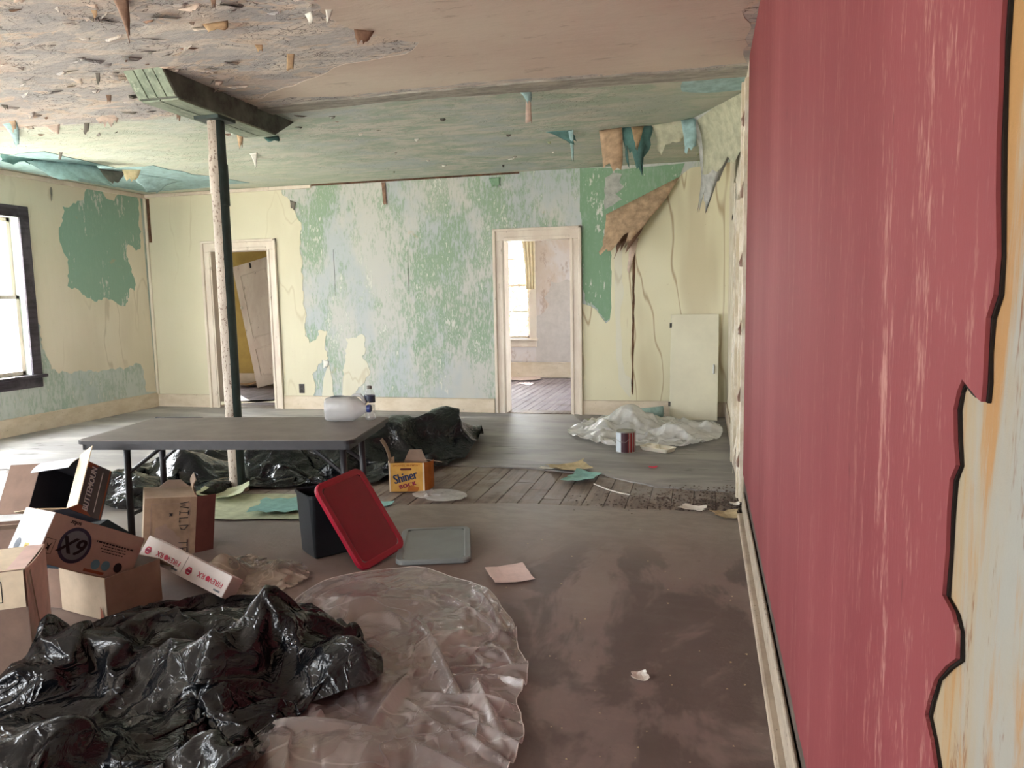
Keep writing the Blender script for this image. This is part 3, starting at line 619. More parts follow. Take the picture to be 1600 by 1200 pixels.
# the sagging paper in the far right corner
cf(936, 204, 972, 199, 952, 256, .32, 'paper_tan', .05, .8, 41, .08); cf(966, 200, 1020, 196, 1000, 246, .28, 'paper_teal_dark', .05, .5, 42, .3, 9)
cf(986, 198, 1006, 197, 995, 228, .2, 'paper_ochre', .02, .1, 43); cf(1018, 196, 1080, 186, 1044, 230, .2, 'paper_greengrey', .06, .6, 44, .15, 8)
cf(1064, 188, 1086, 184, 1078, 236, .3, 'paper_teal', .03, .8, 45); cf(1080, 186, 1160, 146, 1090, 318, .62, 'paper_silver', .1, .34, 46, .1, 10)
cf(1088, 183, 1164, 142, 1120, 266, .46, 'paper_greengrey', .06, .95, 47, .1, 10)
a, b, t = CE(930, 206), CE(1164, 146), None
# small random flakes over the front left of the ceiling
rnd = random.Random(23); fm = ['ceiling_base']*9+['paper_grey', 'paper_pink', 'paper_pink', 'paper_brown']
for k in range(190):
    px, py = rnd.uniform(-60, 640), rnd.uniform(-20, 215)
    if px > 470-(py-30)*1.2 and py < 170 and px > 380: continue
    a = CE(px, py); an = rnd.uniform(-.7, .7); w = rnd.uniform(.03, .16); b = a+np.array([math.cos(an)*w, math.sin(an)*w, 0])
    l = rnd.uniform(.02, .08); t = (a+b)/2+np.array([rnd.uniform(-.5, .5)*l, rnd.uniform(-1.0, .6)*l, -rnd.uniform(.08, .4)*l])
    flap('paper_flake', a, b, t, rnd.uniform(.003, .012), rnd.choice(fm), ceiling, taper=rnd.uniform(.1, .7), seed=k, nu=4, nv=4, rag_amp=.2, solid=.001)
for k in range(18):
    px, py = rnd.uniform(380, 1100), rnd.uniform(180, 275)
    a = CE(px, py); w = rnd.uniform(.02, .08); b = a+np.array([w, rnd.uniform(-.3, .3)*w, 0]); l = rnd.uniform(.02, .05); t = (a+b)/2+np.array([0, -l*.5, -l*.5])
    flap('paper_flake', a, b, t, .006, rnd.choice(['paper_grey', 'paper_sage', 'paper_white']), ceiling, taper=.4, seed=k+500, nu=4, nv=4, solid=.001)

# trims
def baseboard(name, boxes, label=None, mat='baseboard_paint'):
    mb = MB()
    for b in boxes: mb.box(*b)
    return structure(make(name, mb, mat, bevel=.006), label)
BBH = .17
baseboard('baseboard_back', [(-L, DL0-.15, D-.02, D, 0, BBH), (DL1+.13, DR0-.15, D-.02, D, 0, BBH), (DR1+.13, 0, D-.02, D, 0, BBH)] +
          [(-L, DL0-.15, D-.026, D, BBH-.012, BBH), (DL1+.13, DR0-.15, D-.026, D, BBH-.012, BBH), (DR1+.13, 0, D-.026, D, BBH-.012, BBH)], 'cream baseboard along the back wall')
baseboard('baseboard_left', [(-L, -L+.02, FRONT, D-.02, 0, .19)], 'cream baseboard along the left wall')
bb = baseboard('baseboard_right', [(-.022, -.008, FRONT, 4.75, .03, .145), (-.022, 0, 5.25, D-.02, 0, BBH)], 'worn cream baseboard under the red wall', 'baseboard_worn')
structure(make('baseboard_right_shoe', MB().box(-.05, -.008, FRONT, 4.68, 0, .03), 'baseboard_worn', bevel=.01))
structure(make('trim_1', MB().box(-L, -L+.03, FRONT, D, H-.055, H-.005).box(-L, -4.9, D-.03, D, H-.045, H-.005), 'trim_paint', bevel=.006), 'thin cream moulding at the top of the left and back walls')
structure(make('trim_2', MB().box(-4.9, -2.3, D-.012, D, H-.02, H), 'lath_brown'))
structure(make('trim_3', MB().box(-L, -L+.035, D-.035, D, BBH, H-.05), 'cream_left', bevel=.012), 'cream strip in the corner of left and back walls')
structure(make('trim_4', MB().box(-L+.04, -L+.075, D-.015, D, 2.15, H-.06), 'lath_brown'))
def door_casing(name, x0, x1, zt, label):
    rt = sroot(name, ((x0+x1)/2, D, 0), label)
    w = .135
    for s, xe in ((-1, x0), (1, x1)):
        mb = MB().box(min(xe, xe+s*w), max(xe, xe+s*w), D-.022, D, 0, zt+.0)
        mb.box(min(xe+s*(w-.035), xe+s*w), max(xe+s*(w-.035), xe+s*w), D-.045, D, 0, zt+w)
        mb.box(min(xe+s*.015, xe+s*.04), max(xe+s*.015, xe+s*.04), D-.032, D, 0, zt)
        make('casing_side', mb, 'trim_paint', rt, bevel=.006)
        make('jamb', MB().box(min(xe, xe+s*.02), max(xe, xe+s*.02), D-.01, D+.2, 0, zt), 'trim_paint', rt, bevel=.003)
    make('casing_head', MB().box(x0-w, x1+w, D-.022, D, zt, zt+w).box(x0-w, x1+w, D-.045, D, zt+w-.03, zt+w).box(x0, x1, D-.032, D, zt+.015, zt+.04), 'trim_paint', rt, bevel=.006)
    make('jamb', MB().box(x0, x1, D-.01, D+.2, zt, zt+.02), 'trim_paint', rt)
    make('threshold', MB().box(x0, x1, D-.03, D+.2, -.004, .012), 'plank_bare', rt, bevel=.004)
door_casing('door_1', DL0, DL1, DH, 'cream moulded frame of the left doorway in the back wall')
door_casing('door_2', DR0, DR1, DH, 'cream moulded frame of the right doorway in the back wall')
# remains of the door frame at the end of the red wall
rt = sroot('door_3', (-.03, 5.2, 0), 'flaking white door frame at the end of the red wall')
make('casing_side', MB().box(-.03, 0, 4.96, 5.10, .02, H-.12).box(-.045, 0, 5.06, 5.10, .02, H-.12), 'flaking_white', rt, bevel=.005)
make('casing_side', MB().box(-.028, 0, 6.1, 6.25, 0, 2.15), 'flaking_white', rt, bevel=.005)
make('casing_head', MB().box(-.028, 0, 5.1, 6.25, 2.05, 2.2), 'flaking_white', rt, bevel=.005)
make('jamb', MB().box(-.04, 0, 6.25, 6.33, 0, 2.2), 'flaking_white', rt, bevel=.005)
for k in range(6):
    z = .25+k*.42; flap('paint_flake', (-.031, 4.95, z), (-.031, 4.95, z+.1), (-.055, 4.935, z+.03), .006, 'flaking_white', rt, taper=.4, seed=k+60, nu=4, nv=4)
flap('paint_flake', (-.03, 5.1, .42), (-.03, 5.2, .46), (-.05, 5.12, .22), .012, 'flaking_white', rt, taper=.4, seed=80)
rt = sroot('baseboard_far_rooms', (0, 0, 0))
make('board', MB().box(-4.4, 0, FARR-.025, FARR, 0, .26).box(-4.4, 0, FARR-.035, FARR, .235, .26), 'baseboard_paint', rt, bevel=.005)
make('board', MB().box(-9, -4.6, FARL-.025, FARL, 0, .2), 'baseboard_paint', rt, bevel=.005)

def window(name, axis, wall, out, a0, a1, z0, z1, mat, label=None, rails=True):
    """a sash window: wall = inner face, out = sign towards outdoors"""
    rt = sroot(name, (wall, (a0+a1)/2, z0) if axis == 'x' else ((a0+a1)/2, wall, z0), label)
    def bx(mb, u0, u1, d0, d1, w0, w1):
        e0, e1 = sorted((wall+out*d0, wall+out*d1))
        return mb.box(e0, e1, u0, u1, w0, w1) if axis == 'x' else mb.box(u0, u1, e0, e1, w0, w1)
    w = .12
    make('casing_side', bx(MB(), a0-w, a0, -.025, 0, z0, z1+w), mat, rt, bevel=.006); make('casing_side', bx(MB(), a1, a1+w, -.025, 0, z0, z1+w), mat, rt, bevel=.006)
    make('casing_head', bx(MB(), a0, a1, -.025, 0, z1, z1+w), mat, rt, bevel=.006)
    make('sill', bx(MB(), a0-w-.03, a1+w+.03, -.07, .1, z0-.035, z0), mat, rt, bevel=.008); make('apron', bx(MB(), a0-w, a1+w, -.02, 0, z0-.14, z0-.035), mat, rt, bevel=.005)
    zm = (z0+z1)/2
    for i, (w0, w1, d) in enumerate(((z0, zm+.02, .07), (zm-.02, z1, .11))):
        sw = .045; mb = MB()
        bx(mb, a0, a0+sw, d, d+.035, w0, w1); bx(mb, a1-sw, a1, d, d+.035, w0, w1); bx(mb, a0, a1, d, d+.035, w0, w0+sw); bx(mb, a0, a1, d, d+.035, w1-sw, w1)
        sa = make('sash', mb, mat if mat != 'casing_dark' else 'trim_paint', rt, bevel=.004)
        if rails:
            make('muntin', bx(MB(), (a0+a1)/2-.012, (a0+a1)/2+.012, d, d+.03, w0+sw, w1-sw), 'trim_paint' if axis == 'x' else mat, sa)
            if axis == 'y': make('muntin', bx(MB(), a0+sw, a1-sw, d, d+.03, (w0+w1)/2-.012, (w0+w1)/2+.012), mat, sa)
        if label: make('pane', bx(MB(), a0+sw*.8, a1-sw*.8, d+.014, d+.018, w0+sw*.8, w1-sw*.8), 'glass', sa)
    ld = bpy.data.lights.new('daylight_portal', 'AREA'); ld.shape = 'RECTANGLE'; ld.size = a1-a0; ld.size_y = z1-z0; ld.cycles.is_portal = True
    lo = bpy.data.objects.new('daylight_portal', ld); COL.objects.link(lo)
    c = Vector(((wall+out*.19), (a0+a1)/2, (z0+z1)/2) if axis == 'x' else ((a0+a1)/2, wall+out*.19, (z0+z1)/2)); lo.location = c
    lo.rotation_euler = Vector((-out, 0, 0) if axis == 'x' else (0, -out, 0)).to_track_quat('-Z', 'Z' if False else 'Y').to_euler()
    return rt
wn = 1
for (a0, a1, z0, z1) in LWIN:
    window('window_%d' % wn, 'x', -L, -1, a0, a1, z0, z1, 'casing_dark', 'bright window in a dark bare wood casing in the left wall' if wn == 1 else None); wn += 1
for (a0, a1, z0, z1) in FILL_WIN: window('window_%d' % wn, 'y', FRONT, -1, a0, a1, z0, z1, 'trim_paint'); wn += 1
for (a0, a1, z0, z1) in RWIN: w_far = window('window_%d' % wn, 'y', FARR, 1, a0, a1, z0, z1, 'trim_paint', 'tall bright window seen through the right doorway'); wn += 1
for (a0, a1, z0, z1) in L6: window('window_%d' % wn, 'y', FARL, 1, a0, a1, z0, z1, 'trim_paint', rails=False); wn += 1
for (a0, a1, z0, z1) in R6: window('window_%d' % wn, 'x', 0, 1, a0, a1, z0, z1, 'trim_paint', rails=False); wn += 1
structure(make('sun_blocker', MB().box(-5.6, 1.2, FARR+.2, FARR+2.2, 2.75, 2.83), 'far_plain'))  # unseen slab added to keep the sun out of the right back room
structure(make('ground_outside', MB().box(-60, 60, -60, 60, -1.2, -1.0), 'bounce_ground'))  # ground made pale so it bounces daylight up to the ceiling

# ------------------------------------------------------------------ post and capital
PX, PY = -3.51, 4.72
post = thing('support_post', 'round steel post with chipped pale paint and a dark green side under the ceiling block', 'post', (PX, PY, 0))
pts = [(PX, PY, 0), (PX, PY, 1.2), (PX, PY, 2.62)]
n = 28
def half(a0, a1, r, z0, z1):
    k = 16; v = []; 
    for z in (z0, z1):
        for i in range(k+1):
            a = a0+(a1-a0)*i/k; v.append((PX+r*math.cos(a), PY+r*math.sin(a), z))
        v.append((PX, PY, z))
    m = k+2
    return MB().add(v, [(i, i+1, m+i+1, m+i) for i in range(k+1)]+[(k+1, 0, m, m+k+1)]+[list(range(m))[::-1], list(range(m, 2*m))])
ang = math.atan2(-PY, CAM[0]-PX)
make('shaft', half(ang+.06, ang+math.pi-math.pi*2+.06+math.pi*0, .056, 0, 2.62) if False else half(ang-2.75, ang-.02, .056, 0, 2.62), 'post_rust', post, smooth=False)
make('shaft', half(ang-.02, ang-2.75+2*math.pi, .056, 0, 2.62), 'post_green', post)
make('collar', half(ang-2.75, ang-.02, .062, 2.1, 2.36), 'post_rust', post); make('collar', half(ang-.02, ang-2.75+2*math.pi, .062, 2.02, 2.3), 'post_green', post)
make('cap_plate', MB().box(PX-.1, PX+.09, PY-.1, PY+.1, 2.585, 2.61), 'post_green', post, bevel=.004)
make('foot', MB().lathe([(.0, .0), (.075, 0), (.075, .02), (.056, .03), (.0, .03)], 20, Matrix.Translation((PX, PY, .002))), 'post_rust', post)
cap = thing('ceiling_beam_block', 'dark green wooden beam block with slanted boarded end above the post', 'beam', (PX, PY, 2.6))
cx0, cx1 = -3.69, -3.42
prof = [(4.10, H), (4.22, 2.62), (5.35, 2.62), (5.62, H)]
make('core', MB().add([(x, y, z) for x in (cx0, cx1) for y, z in prof], [(0, 1, 2, 3), (7, 6, 5, 4), (0, 4, 5, 1), (1, 5, 6, 2), (2, 6, 7, 3)]), 'beam_dark', cap, bevel=.008)
for k in range(4):
    a = cx0+(cx1-cx0)*k/4; b = cx0+(cx1-cx0)*(k+1)/4
    make('end_board', MB().add([(x, y-.012, z) for x in (a+.004, b-.004) for y, z in ((4.10, H), (4.215, 2.625))]+[(x, y, z) for x in (a+.004, b-.004) for y, z in ((4.11, H), (4.225, 2.625))], [(0, 2, 3, 1), (4, 5, 7, 6), (0, 1, 5, 4), (2, 6, 7, 3), (1, 3, 7, 5), (0, 4, 6, 2)]), 'beam_green', cap)
for k in range(2):
    a = cx0+(cx1-cx0)*k/2
    make('soffit_board', MB().box(a+.003, a+(cx1-cx0)/2-.003, 4.23, 5.34, 2.608, 2.62), 'beam_green', cap, bevel=.003)
make('side_board', MB().add([(cx0-.012, y, z) for y, z in prof]+[(cx0, y, z) for y, z in prof], [(3, 2, 1, 0), (4, 5, 6, 7), (0, 1, 5, 4), (1, 2, 6, 5), (2, 3, 7, 6), (3, 0, 4, 7)]), 'beam_green', cap)

# ------------------------------------------------------------------ folding table
TX, TY, TZ, TA = -2.84, 3.84, .63, R(9)
TM = rotz(TA, (TX, TY, 0))
table = thing('folding_table', 'long brown folding table with dark metal legs and a jug on top', 'table', (TX, TY, 0))
def rrect(w, d, r, n=6, M=None):
    out = []
    for cxx, cyy, a in ((w/2-r, d/2-r, 0), (-w/2+r, d/2-r, 90), (-w/2+r, -d/2+r, 180), (w/2-r, -d/2+r, 270)):
        for k in range(n+1):
            t = R(a+90*k/n); out.append((cxx+r*math.cos(t), cyy+r*math.sin(t)))
    return out
make('table_top', MB().prism(rrect(1.53, .78, .05), TZ-.012, TZ, TM), 'table_top', table, bevel=.003)
make('edge_band', MB().prism(rrect(1.542, .792, .055), TZ-.022, TZ-.004, TM), 'table_frame', table)
mb = MB(); mb.box(-.74, .74, -.37, -.35, TZ-.056, TZ-.022, TM); mb.box(-.74, .74, .35, .37, TZ-.056, TZ-.022, TM); mb.box(-.74, -.72, -.37, .37, TZ-.056, TZ-.022, TM); mb.box(.72, .74, -.37, .37, TZ-.056, TZ-.022, TM)
make('apron', mb, 'table_frame', table)
def tl(*pp): return [tuple(TM @ Vector(q)) for q in pp]
for x0, sgn in ((-.61, 1), (.64, -1)):
    for y0 in (-.18, .18):
        make('leg', MB().tube(tl((x0, y0, TZ-.03), (x0-.01*sgn, y0, .012)), .019, 10), 'table_frame', table, smooth=True)
        make('foot_cap', MB().tube(tl((x0-.01*sgn, y0, .03), (x0-.01*sgn, y0, .0)), .023, 10), 'tub_black', table)
    make('cross_bar', MB().tube(tl((x0, -.18, .16), (x0, .18, .16)), .011, 8), 'table_frame', table)
    make('cross_bar', MB().tube(tl((x0, -.18, TZ-.045), (x0, .18, TZ-.045)), .011, 8), 'table_frame', table)
    for y0 in (-.18, .18):
        make('brace', MB().tube(tl((x0, y0, .40), (x0+.26*sgn, y0*.75, TZ-.03)), .011, 8), 'table_frame', table)
make('edge_band', MB().box(-.765, -.45, .385, .397, TZ-.002, TZ+.004, TM), 'tub_black', table)

# gallon jug lying on its side, cap to the right
jb = FL(505, 661, TZ); jb2 = FL(566, 661, TZ)
jd = Vector(jb2-jb).normalized(); J0 = Vector(jb)+Vector((0, .06, 0))
JM = frameM(J0+Vector((0, 0, .078)), jd, Vector((0, 0, 1)))     # x = along the jug, y = up, z = towards the camera
jug = thing('plastic_jug', 'translucent one gallon plastic jug with blue cap lying on the table', 'jug', tuple(J0))
mb = MB(); sec = []
prof = [(0, .058, .058), (.004, .068, .068), (.02, .074, .074), (.06, .073, .073), (.13, .074, .074), (.165, .070, .070), (.195, .056, .056), (.220, .038, .038), (.236, .024, .024), (.24, .0215, .0215), (.256, .0205, .0205)]
N = 32
for x, a, b in prof:
    p = 3.6 if x < .17 else (2.8 if x < .2 else 2.0); row = []
    for k in range(N+1):
        t = 2*math.pi*k/N; c, s_ = math.cos(t), math.sin(t)
        row.append(JM @ Vector((x, b*math.copysign(abs(s_)**(2/p), s_)*(1-.03*math.sin(x*70)), a*math.copysign(abs(c)**(2/p), c))))
    sec.append([tuple(q) for q in row])
mb.grid(sec); mb.f.append([k for k in range(N)][::-1])
make('body', mb, 'jug_plastic', jug, smooth=True)
make('cap', MB().lathe([(0, .27), (.021, .27), (.024, .266), (.024, .247), (.0215, .246)], 20, JM @ Matrix.Rotation(R(90), 4, 'Y')), 'cap_blue', jug)
hp = [JM @ Vector(q) for q in ((.13, .055, -.045), (.155, .075, -.05), (.19, .075, -.05), (.215, .055, -.03), (.23, .028, -.01))]
make('handle', MB().tube(hp, .011, 10), 'jug_plastic', jug, smooth=True)
make('label', MB().add([(.035+.06*i/4, .0755-.0004*abs(i-2), -.035+.085*j) for i in range(5) for j in range(2)], [(2*i, 2*i+2, 2*i+3, 2*i+1) for i in range(4)], JM), 'label_navy', jug)
flap('tear_strip', JM @ Vector((.238, .02, 0)), JM @ Vector((.25, .018, .005)), JM @ Vector((.268, .045, .005)), .006, 'paper_beige', jug, taper=.4, seed=4, nu=3, nv=5)

# half litre water bottle standing beside the jug
bb_ = FL(579, 656, TZ)
bot = thing('water_bottle', 'clear plastic water bottle with dark label standing on the table', 'bottle', tuple(bb_))
BM = Matrix.Translation(Vector(bb_)+Vector((0, 0, .001)))
prof = [(0, .006), (.022, .0), (.030, .004), (.032, .012)]
for k in range(7):
    z = .02+k*.0125; prof += [(.032, z), (.0295, z+.005), (.032, z+.0095)]
prof += [(.0325, .110), (.0325, .148), (.031, .155), (.026, .168), (.018, .182), (.0125, .19), (.0125, .197)]
make('body', MB().lathe(prof, 24, BM), 'pet_clear', bot, smooth=True)
make('water', MB().lathe([(0, .004), (.028, .004), (.0285, .09), (0, .09)], 20, BM), 'pet_clear', bot, smooth=True)
make('label', MB().lathe([(.0332, .108), (.0332, .150)], 24, BM), 'label_navy', bot, smooth=True)
make('cap', MB().lathe([(.0145, .188), (.0145, .205), (.013, .207), (0, .207)], 20, BM), 'paper_grey', bot)

# ------------------------------------------------------------------ loops: lids and tubs
def loops(w, d, r, prof, M, n=6, cap0=False, cap1=True):
    mb = MB(); rings = []
    for ins, z in prof: rings.append([(x, y, z) for x, y in rrect(w-2*ins, d-2*ins, max(.004, r-ins), n)])
    m = len(rings[0]); v = [p for rg in rings for p in rg]
    f = [(i*m+k, i*m+(k+1) % m, (i+1)*m+(k+1) % m, (i+1)*m+k) for i in range(len(rings)-1) for k in range(m)]
    if cap0: f.append(list(range(m))[::-1])
    if cap1: f.append([(len(rings)-1)*m+k for k in range(m)])
    return mb.add(v, f, M)
tubR = Vector((-2.222, 3.455, 0)); e1 = Vector((.63, .776, 0)); e2 = Vector((-.776, .63, 0))
TW, TD, THH = .27, .235, .345
tc = tubR+e1*TW/2+e2*TD/2
tub = thing('storage_tub', 'black plastic rectangular tub with open top behind the red lid', 'tub', tuple(tc))
tm = frameM(tc, e1, e2)
make('body', loops(TW, TD, .035, [(.03, 0.003), (.024, .012), (.008, THH-.02), (.008, THH-.016), (0, THH-.012), (0, THH), (.006, THH+.002), (.011, THH-.006), (.03, .02)], tm, cap0=True), 'tub_black', tub, smooth=False)
lc = Vector((-1.99, 3.565, .222)); lR = [Vector((.2551, .9636, .0805)), Vector((-.7979, .2568, -.5454)), Vector((-.5462, .0749, .8343))]
LM = frameM(lc, lR[0], lR[2])
LM = LM @ Matrix.Translation((0, 0, -.02))
rl = thing('tote_cover', 'red rectangular plastic lid leaning against the black tub', 'lid', tuple(lc))
P_lid = [(.004, 0), (0, .004), (0, .02), (.005, .026), (.03, .026), (.036, .022)]
make('rim', loops(.368, .503, .055, P_lid, LM, cap1=False), 'lid_red', rl, smooth=False)
make('panel', loops(.296, .431, .035, [(0, .022), (.008, .014), (.03, .014), (.036, .019), (.05, .019)], LM, cap0=True), 'lid_red_shaded', rl)  # shading of the sunken panel put into a darker red
g0, g1, g2, g3 = [Vector(FL(*q)) for q in ((611, 889), (736, 882), (730, 828), (640, 830))]
gx = ((g1-g0)+(g2-g3)).normalized(); gc = (g0+g1+g2+g3)/4
gy = Vector((-gx.y, gx.x, 0)); GM = frameM(gc+Vector((0, 0, .003)), gx, gy)
gl_ = thing('tote_cover', 'grey plastic lid lying flat on the floor right of the red lid', 'lid', tuple(gc))
GW, GD = .39, .56
make('rim', loops(GW, GD, .05, P_lid, GM, cap1=False), 'lid_grey', gl_)
make('panel', loops(GW-.072, GD-.072, .035, [(0, .022), (.01, .008), (.03, .008), (.034, .011), (.05, .011)], GM, cap0=True), 'lid_grey', gl_)
for dy in (-.07, .12): make('latch', MB().lathe([(0, .02), (.02, .02), (.022, .014), (.022, .008)], 12, GM @ Matrix.Translation((-.12 if dy < 0 else -.06, .12 if dy < 0 else .22, 0))), 'tin', gl_, smooth=True)

# ------------------------------------------------------------------ cartons
class Carton:
    """panels of a box in its own frame: x right, y away, z up, origin at the centre"""
    def __init__(s, label, c, Rm, d, name='cardboard_box', group=None):
        s.c, s.d = Vector(c), d
        s.M = Matrix.Identity(4)
        for i in range(3):
            for j in range(3): s.M[i][j] = Rm[i][j]
            s.M[i][3] = c[i]
        zs = [(s.M @ Vector((a*d[0]/2, b*d[1]/2, e*d[2]/2))) for a in (-1, 1) for b in (-1, 1) for e in (-1, 1)]
        lo = min(zs, key=lambda q: q.z)
        s.o = thing(name, label, 'box', (c[0], c[1], lo.z), group)
    def side(s, which, mat, name='side_panel', t=.004, sag=0.0, x0=-1, x1=1, z0=-1, z1=1):
        w, d, h = s.d; f = {'front': ((w, h), (0, -d/2, 0), (1, 0, 0), (0, 0, 1)), 'back': ((w, h), (0, d/2, 0), (-1, 0, 0), (0, 0, 1)), 'left': ((d, h), (-w/2, 0, 0), (0, -1, 0), (0, 0, 1)),
            'right': ((d, h), (w/2, 0, 0), (0, 1, 0), (0, 0, 1)), 'top': ((w, d), (0, 0, h/2), (1, 0, 0), (0, 1, 0)), 'bottom': ((w, d), (0, 0, -h/2), (1, 0, 0), (0, -1, 0))}[which]
        (a, b), o, ax, ay = f
        FM = s.M @ frameM(Vector(o), Vector(ax), Vector(ay))
        A = [[(a/2*(x0+(x1-x0)*i/6), b/2*(z0+(z1-z0)*j/6), sag*(1-(i/3-1)**2)*(j/6)) for j in range(7)] for i in range(7)]
        mb = MB().grid(A); mb.v = [tuple(FM @ Vector(q)) for q in mb.v]
        return make(name, mb, mat, s.o, solid=t), FM @ Matrix.Translation((0, 0, t/2+.0012+sag*.9))
    def flap(s, edge, length, angle, mat, t=.004, taper=.0, name='flap', cut=1.0, flip=1, bend=0.0):
        """edge: two local points; the flap turns about it by angle from straight up (outwards positive)"""
        a, b = Vector(edge[0]), Vector(edge[1]); ax = (b-a).normalized(); w = (b-a).length
        out = Vector(edge[2]); up = out.cross(ax); up = Vector(edge[3]) if len(edge) > 3 else Vector((0, 0, 1))
        A = []
        for i in range(5):
            u = i/4; row = []
            for j in range(6):
                v = j/5; an = R(angle)+bend*v; p = a+ax*(w*(u*(1-2*taper*v)+taper*v)*cut)+(up*math.cos(an)+out*math.sin(an))*length*v
                row.append(tuple(s.M @ p))
            A.append(row)
        return make(name, MB().grid(A), mat, s.o, solid=t)

# solar box
sc_ = Carton('long tan printed box with a ringed 6X mark upside down, tipped into the open box', (-2.869, 2.629, .318), [[.1899, -.9746, .1189], [.8456, .2238, .4847], [-.499, .0085, .8666]], (.453, .194, .198))
f, FM = sc_.side('front', 'card_solar'); w, h = .453, .198
U = FM @ Matrix.Rotation(math.pi, 4, 'Z')
make('print', ring(.060, .074, U @ Matrix.Translation((.09, .004, 0)), 36), 'ink_navy', f)
make('print', flatpoly(circle(.060, 36), U @ Matrix.Translation((.09, .004, -.0004))), 'ink_grey', f)
lettering('6X', .098, U @ Matrix.Translation((.09, .004, .0006)), 'ink_black', f, shear=.25, bold=.003)
lettering('solar', .026, U @ Matrix.Translation((.125, -.082, .0004)), 'ink_black', f, bold=.0012)
for k in range(3): make('print', flatpoly(circle(.021, 20), U @ Matrix.Translation((-.035-.05*k-(.012 if k == 2 else 0), .058-.004*k, 0))), 'ink_teal' if k < 2 else 'ink_black', f)
for k, (ln, hh) in enumerate(((.19, .007), (.12, .004), (.13, .004), (.11, .004))):
    mb = MB(); x = -ln/2; rr = random.Random(k)
    while x < ln/2:
        dx = rr.uniform(.006, .018); mb.add([(x, -hh/2, 0), (min(x+dx, ln/2), -hh/2, 0), (min(x+dx, ln/2), hh/2, 0), (x, hh/2, 0)], [(0, 1, 2, 3)], U @ Matrix.Translation((-.095, -.036+.012*k, 0))); x += dx+.004
    make('print', mb, 'ink_black', f)
make('print', MB().add([(-.022, -.03, 0), (.022, -.03, 0), (.022, .03, 0), (-.022, .03, 0), (-.02, -.028, 0), (.02, -.028, 0), (.02, .028, 0), (-.02, .028, 0)], [(0, 1, 5, 4), (1, 2, 6, 5), (2, 3, 7, 6), (3, 0, 4, 7)], U @ Matrix.Translation((.2, .03, 0))), 'ink_black', f)
make('print', MB().add([(-.012, -.018, 0), (0, -.002, 0), (.012, -.014, 0), (.004, .004, 0), (.012, .014, 0), (.002, .012, 0), (-.006, .02, 0), (-.006, .0, 0)], [list(range(8))], U @ Matrix.Translation((.2, .03, 0))), 'ink_black', f)
make('print', MB().add([(-.05, -.006, 0), (.05, -.006, 0), (.05, .006, 0), (-.05, .006, 0)], [(0, 1, 2, 3)], U @ Matrix.Translation((-.04, .088, 0))), 'ink_orange', f)
l, LM2 = sc_.side('left', 'card_white_sheen')  # window sheen on this end is painted in as bluish white
make('print', flatpoly(circle(.026, 20, sx=.7), LM2 @ Matrix.Translation((-.05, -.05, 0))), 'ink_grey', l)
make('print', MB().add([(-.014, -.018, 0), (.014, -.018, 0), (.014, .018, 0), (-.014, .018, 0)], [(0, 1, 2, 3)], LM2 @ Matrix.Translation((.01, -.055, 0))), 'ink_sand', l)
lettering('F', .02, LM2 @ Matrix.Translation((.01, -.055, .0005)), 'ink_black', l)
for wh in ('top', 'bottom', 'back', 'right'): sc_.side(wh, 'card_solar')

# open tan box
c0 = Vector((-2.723, 2.601, 0)); ex = Vector((.975, -.22, 0)).normalized(); ey = Vector((.22, .975, 0)).normalized()
cc = c0-ex*.155+ey*.135+Vector((0, 0, .099))
tb = Carton('open plain tan cardboard box holding the tipped 6X box', cc, [[ex.x, ey.x, 0], [ex.y, ey.y, 0], [0, 0, 1]], (.31, .27, .19))
tb.side('front', 'card_pale', sag=.004); tb.side('right', 'card_tan', sag=.006); tb.side('back', 'card_tan'); tb.side('left', 'card_tan'); tb.side('bottom', 'card_brown')
tb.flap(((-.155, .135, .095), (.155, .135, .095), (0, 1, 0)), .10, 130, 'card_tan'); tb.flap(((-.155, -.135, -.09), (-.155, -.135, .09), (-1, 0, 0), (0, -1, 0)), .06, 75, 'card_brown')
make('stain', flatpoly([(0, 0), (.03, 0), (.012, .05), (.004, .06)], tb.M @ frameM(Vector((.118, -.1425, -.092)), Vector((1, 0, 0)), Vector((0, 0, 1)))), 'ink_orange', tb.o)

# pink and white box at the left edge
p0 = Vector((-2.648, 2.158, 0)); ex = Vector((.83, .558, 0)); ey = Vector((-.558, .83, 0))
cc = p0-ex*.19+ey*.15+Vector((0, 0, .202))
pk = Carton('pink and cream closed cardboard box with a white label at the left edge', cc, [[ex.x, ey.x, 0], [ex.y, ey.y, 0], [0, 0, 1]], (.38, .30, .40))
f, FM = pk.side('front', 'card_brown', sag=.004); pk.side('right', 'card_pinkwhite', sag=.008); pk.side('back', 'card_brown'); pk.side('left', 'card_brown'); pk.side('top', 'card_cream', sag=-.003); pk.side('bottom', 'card_brown')
make('label', MB().box(-.13, .185, .06, .198, 0, .0012, FM), 'card_cream', f)
make('print', MB().add([(x, y, .002) for x, y in ((-.12, .085), (.115, .085), (.115, .165), (-.12, .165), (-.117, .088), (.112, .088), (.112, .162), (-.117, .162))], [(0, 1, 5, 4), (1, 2, 6, 5), (2, 3, 7, 6), (3, 0, 4, 7)], FM), 'ink_black', f)
lettering('G5', .028, FM @ Matrix.Translation((.085, .103, .002)), 'ink_black', f)
make('tape', MB().box(.13, .19, -.148, .148, .2015, .2025, pk.M), 'card_pinkwhite', pk.o)
make('crease', flatpoly([(-.149, .19), (-.13, .19), (-.02, -.195), (-.03, -.195)], pk.M @ frameM(Vector((.2025, 0, 0)), Vector((0, 1, 0)), Vector((0, 0, 1)))), 'card_tan', pk.o)

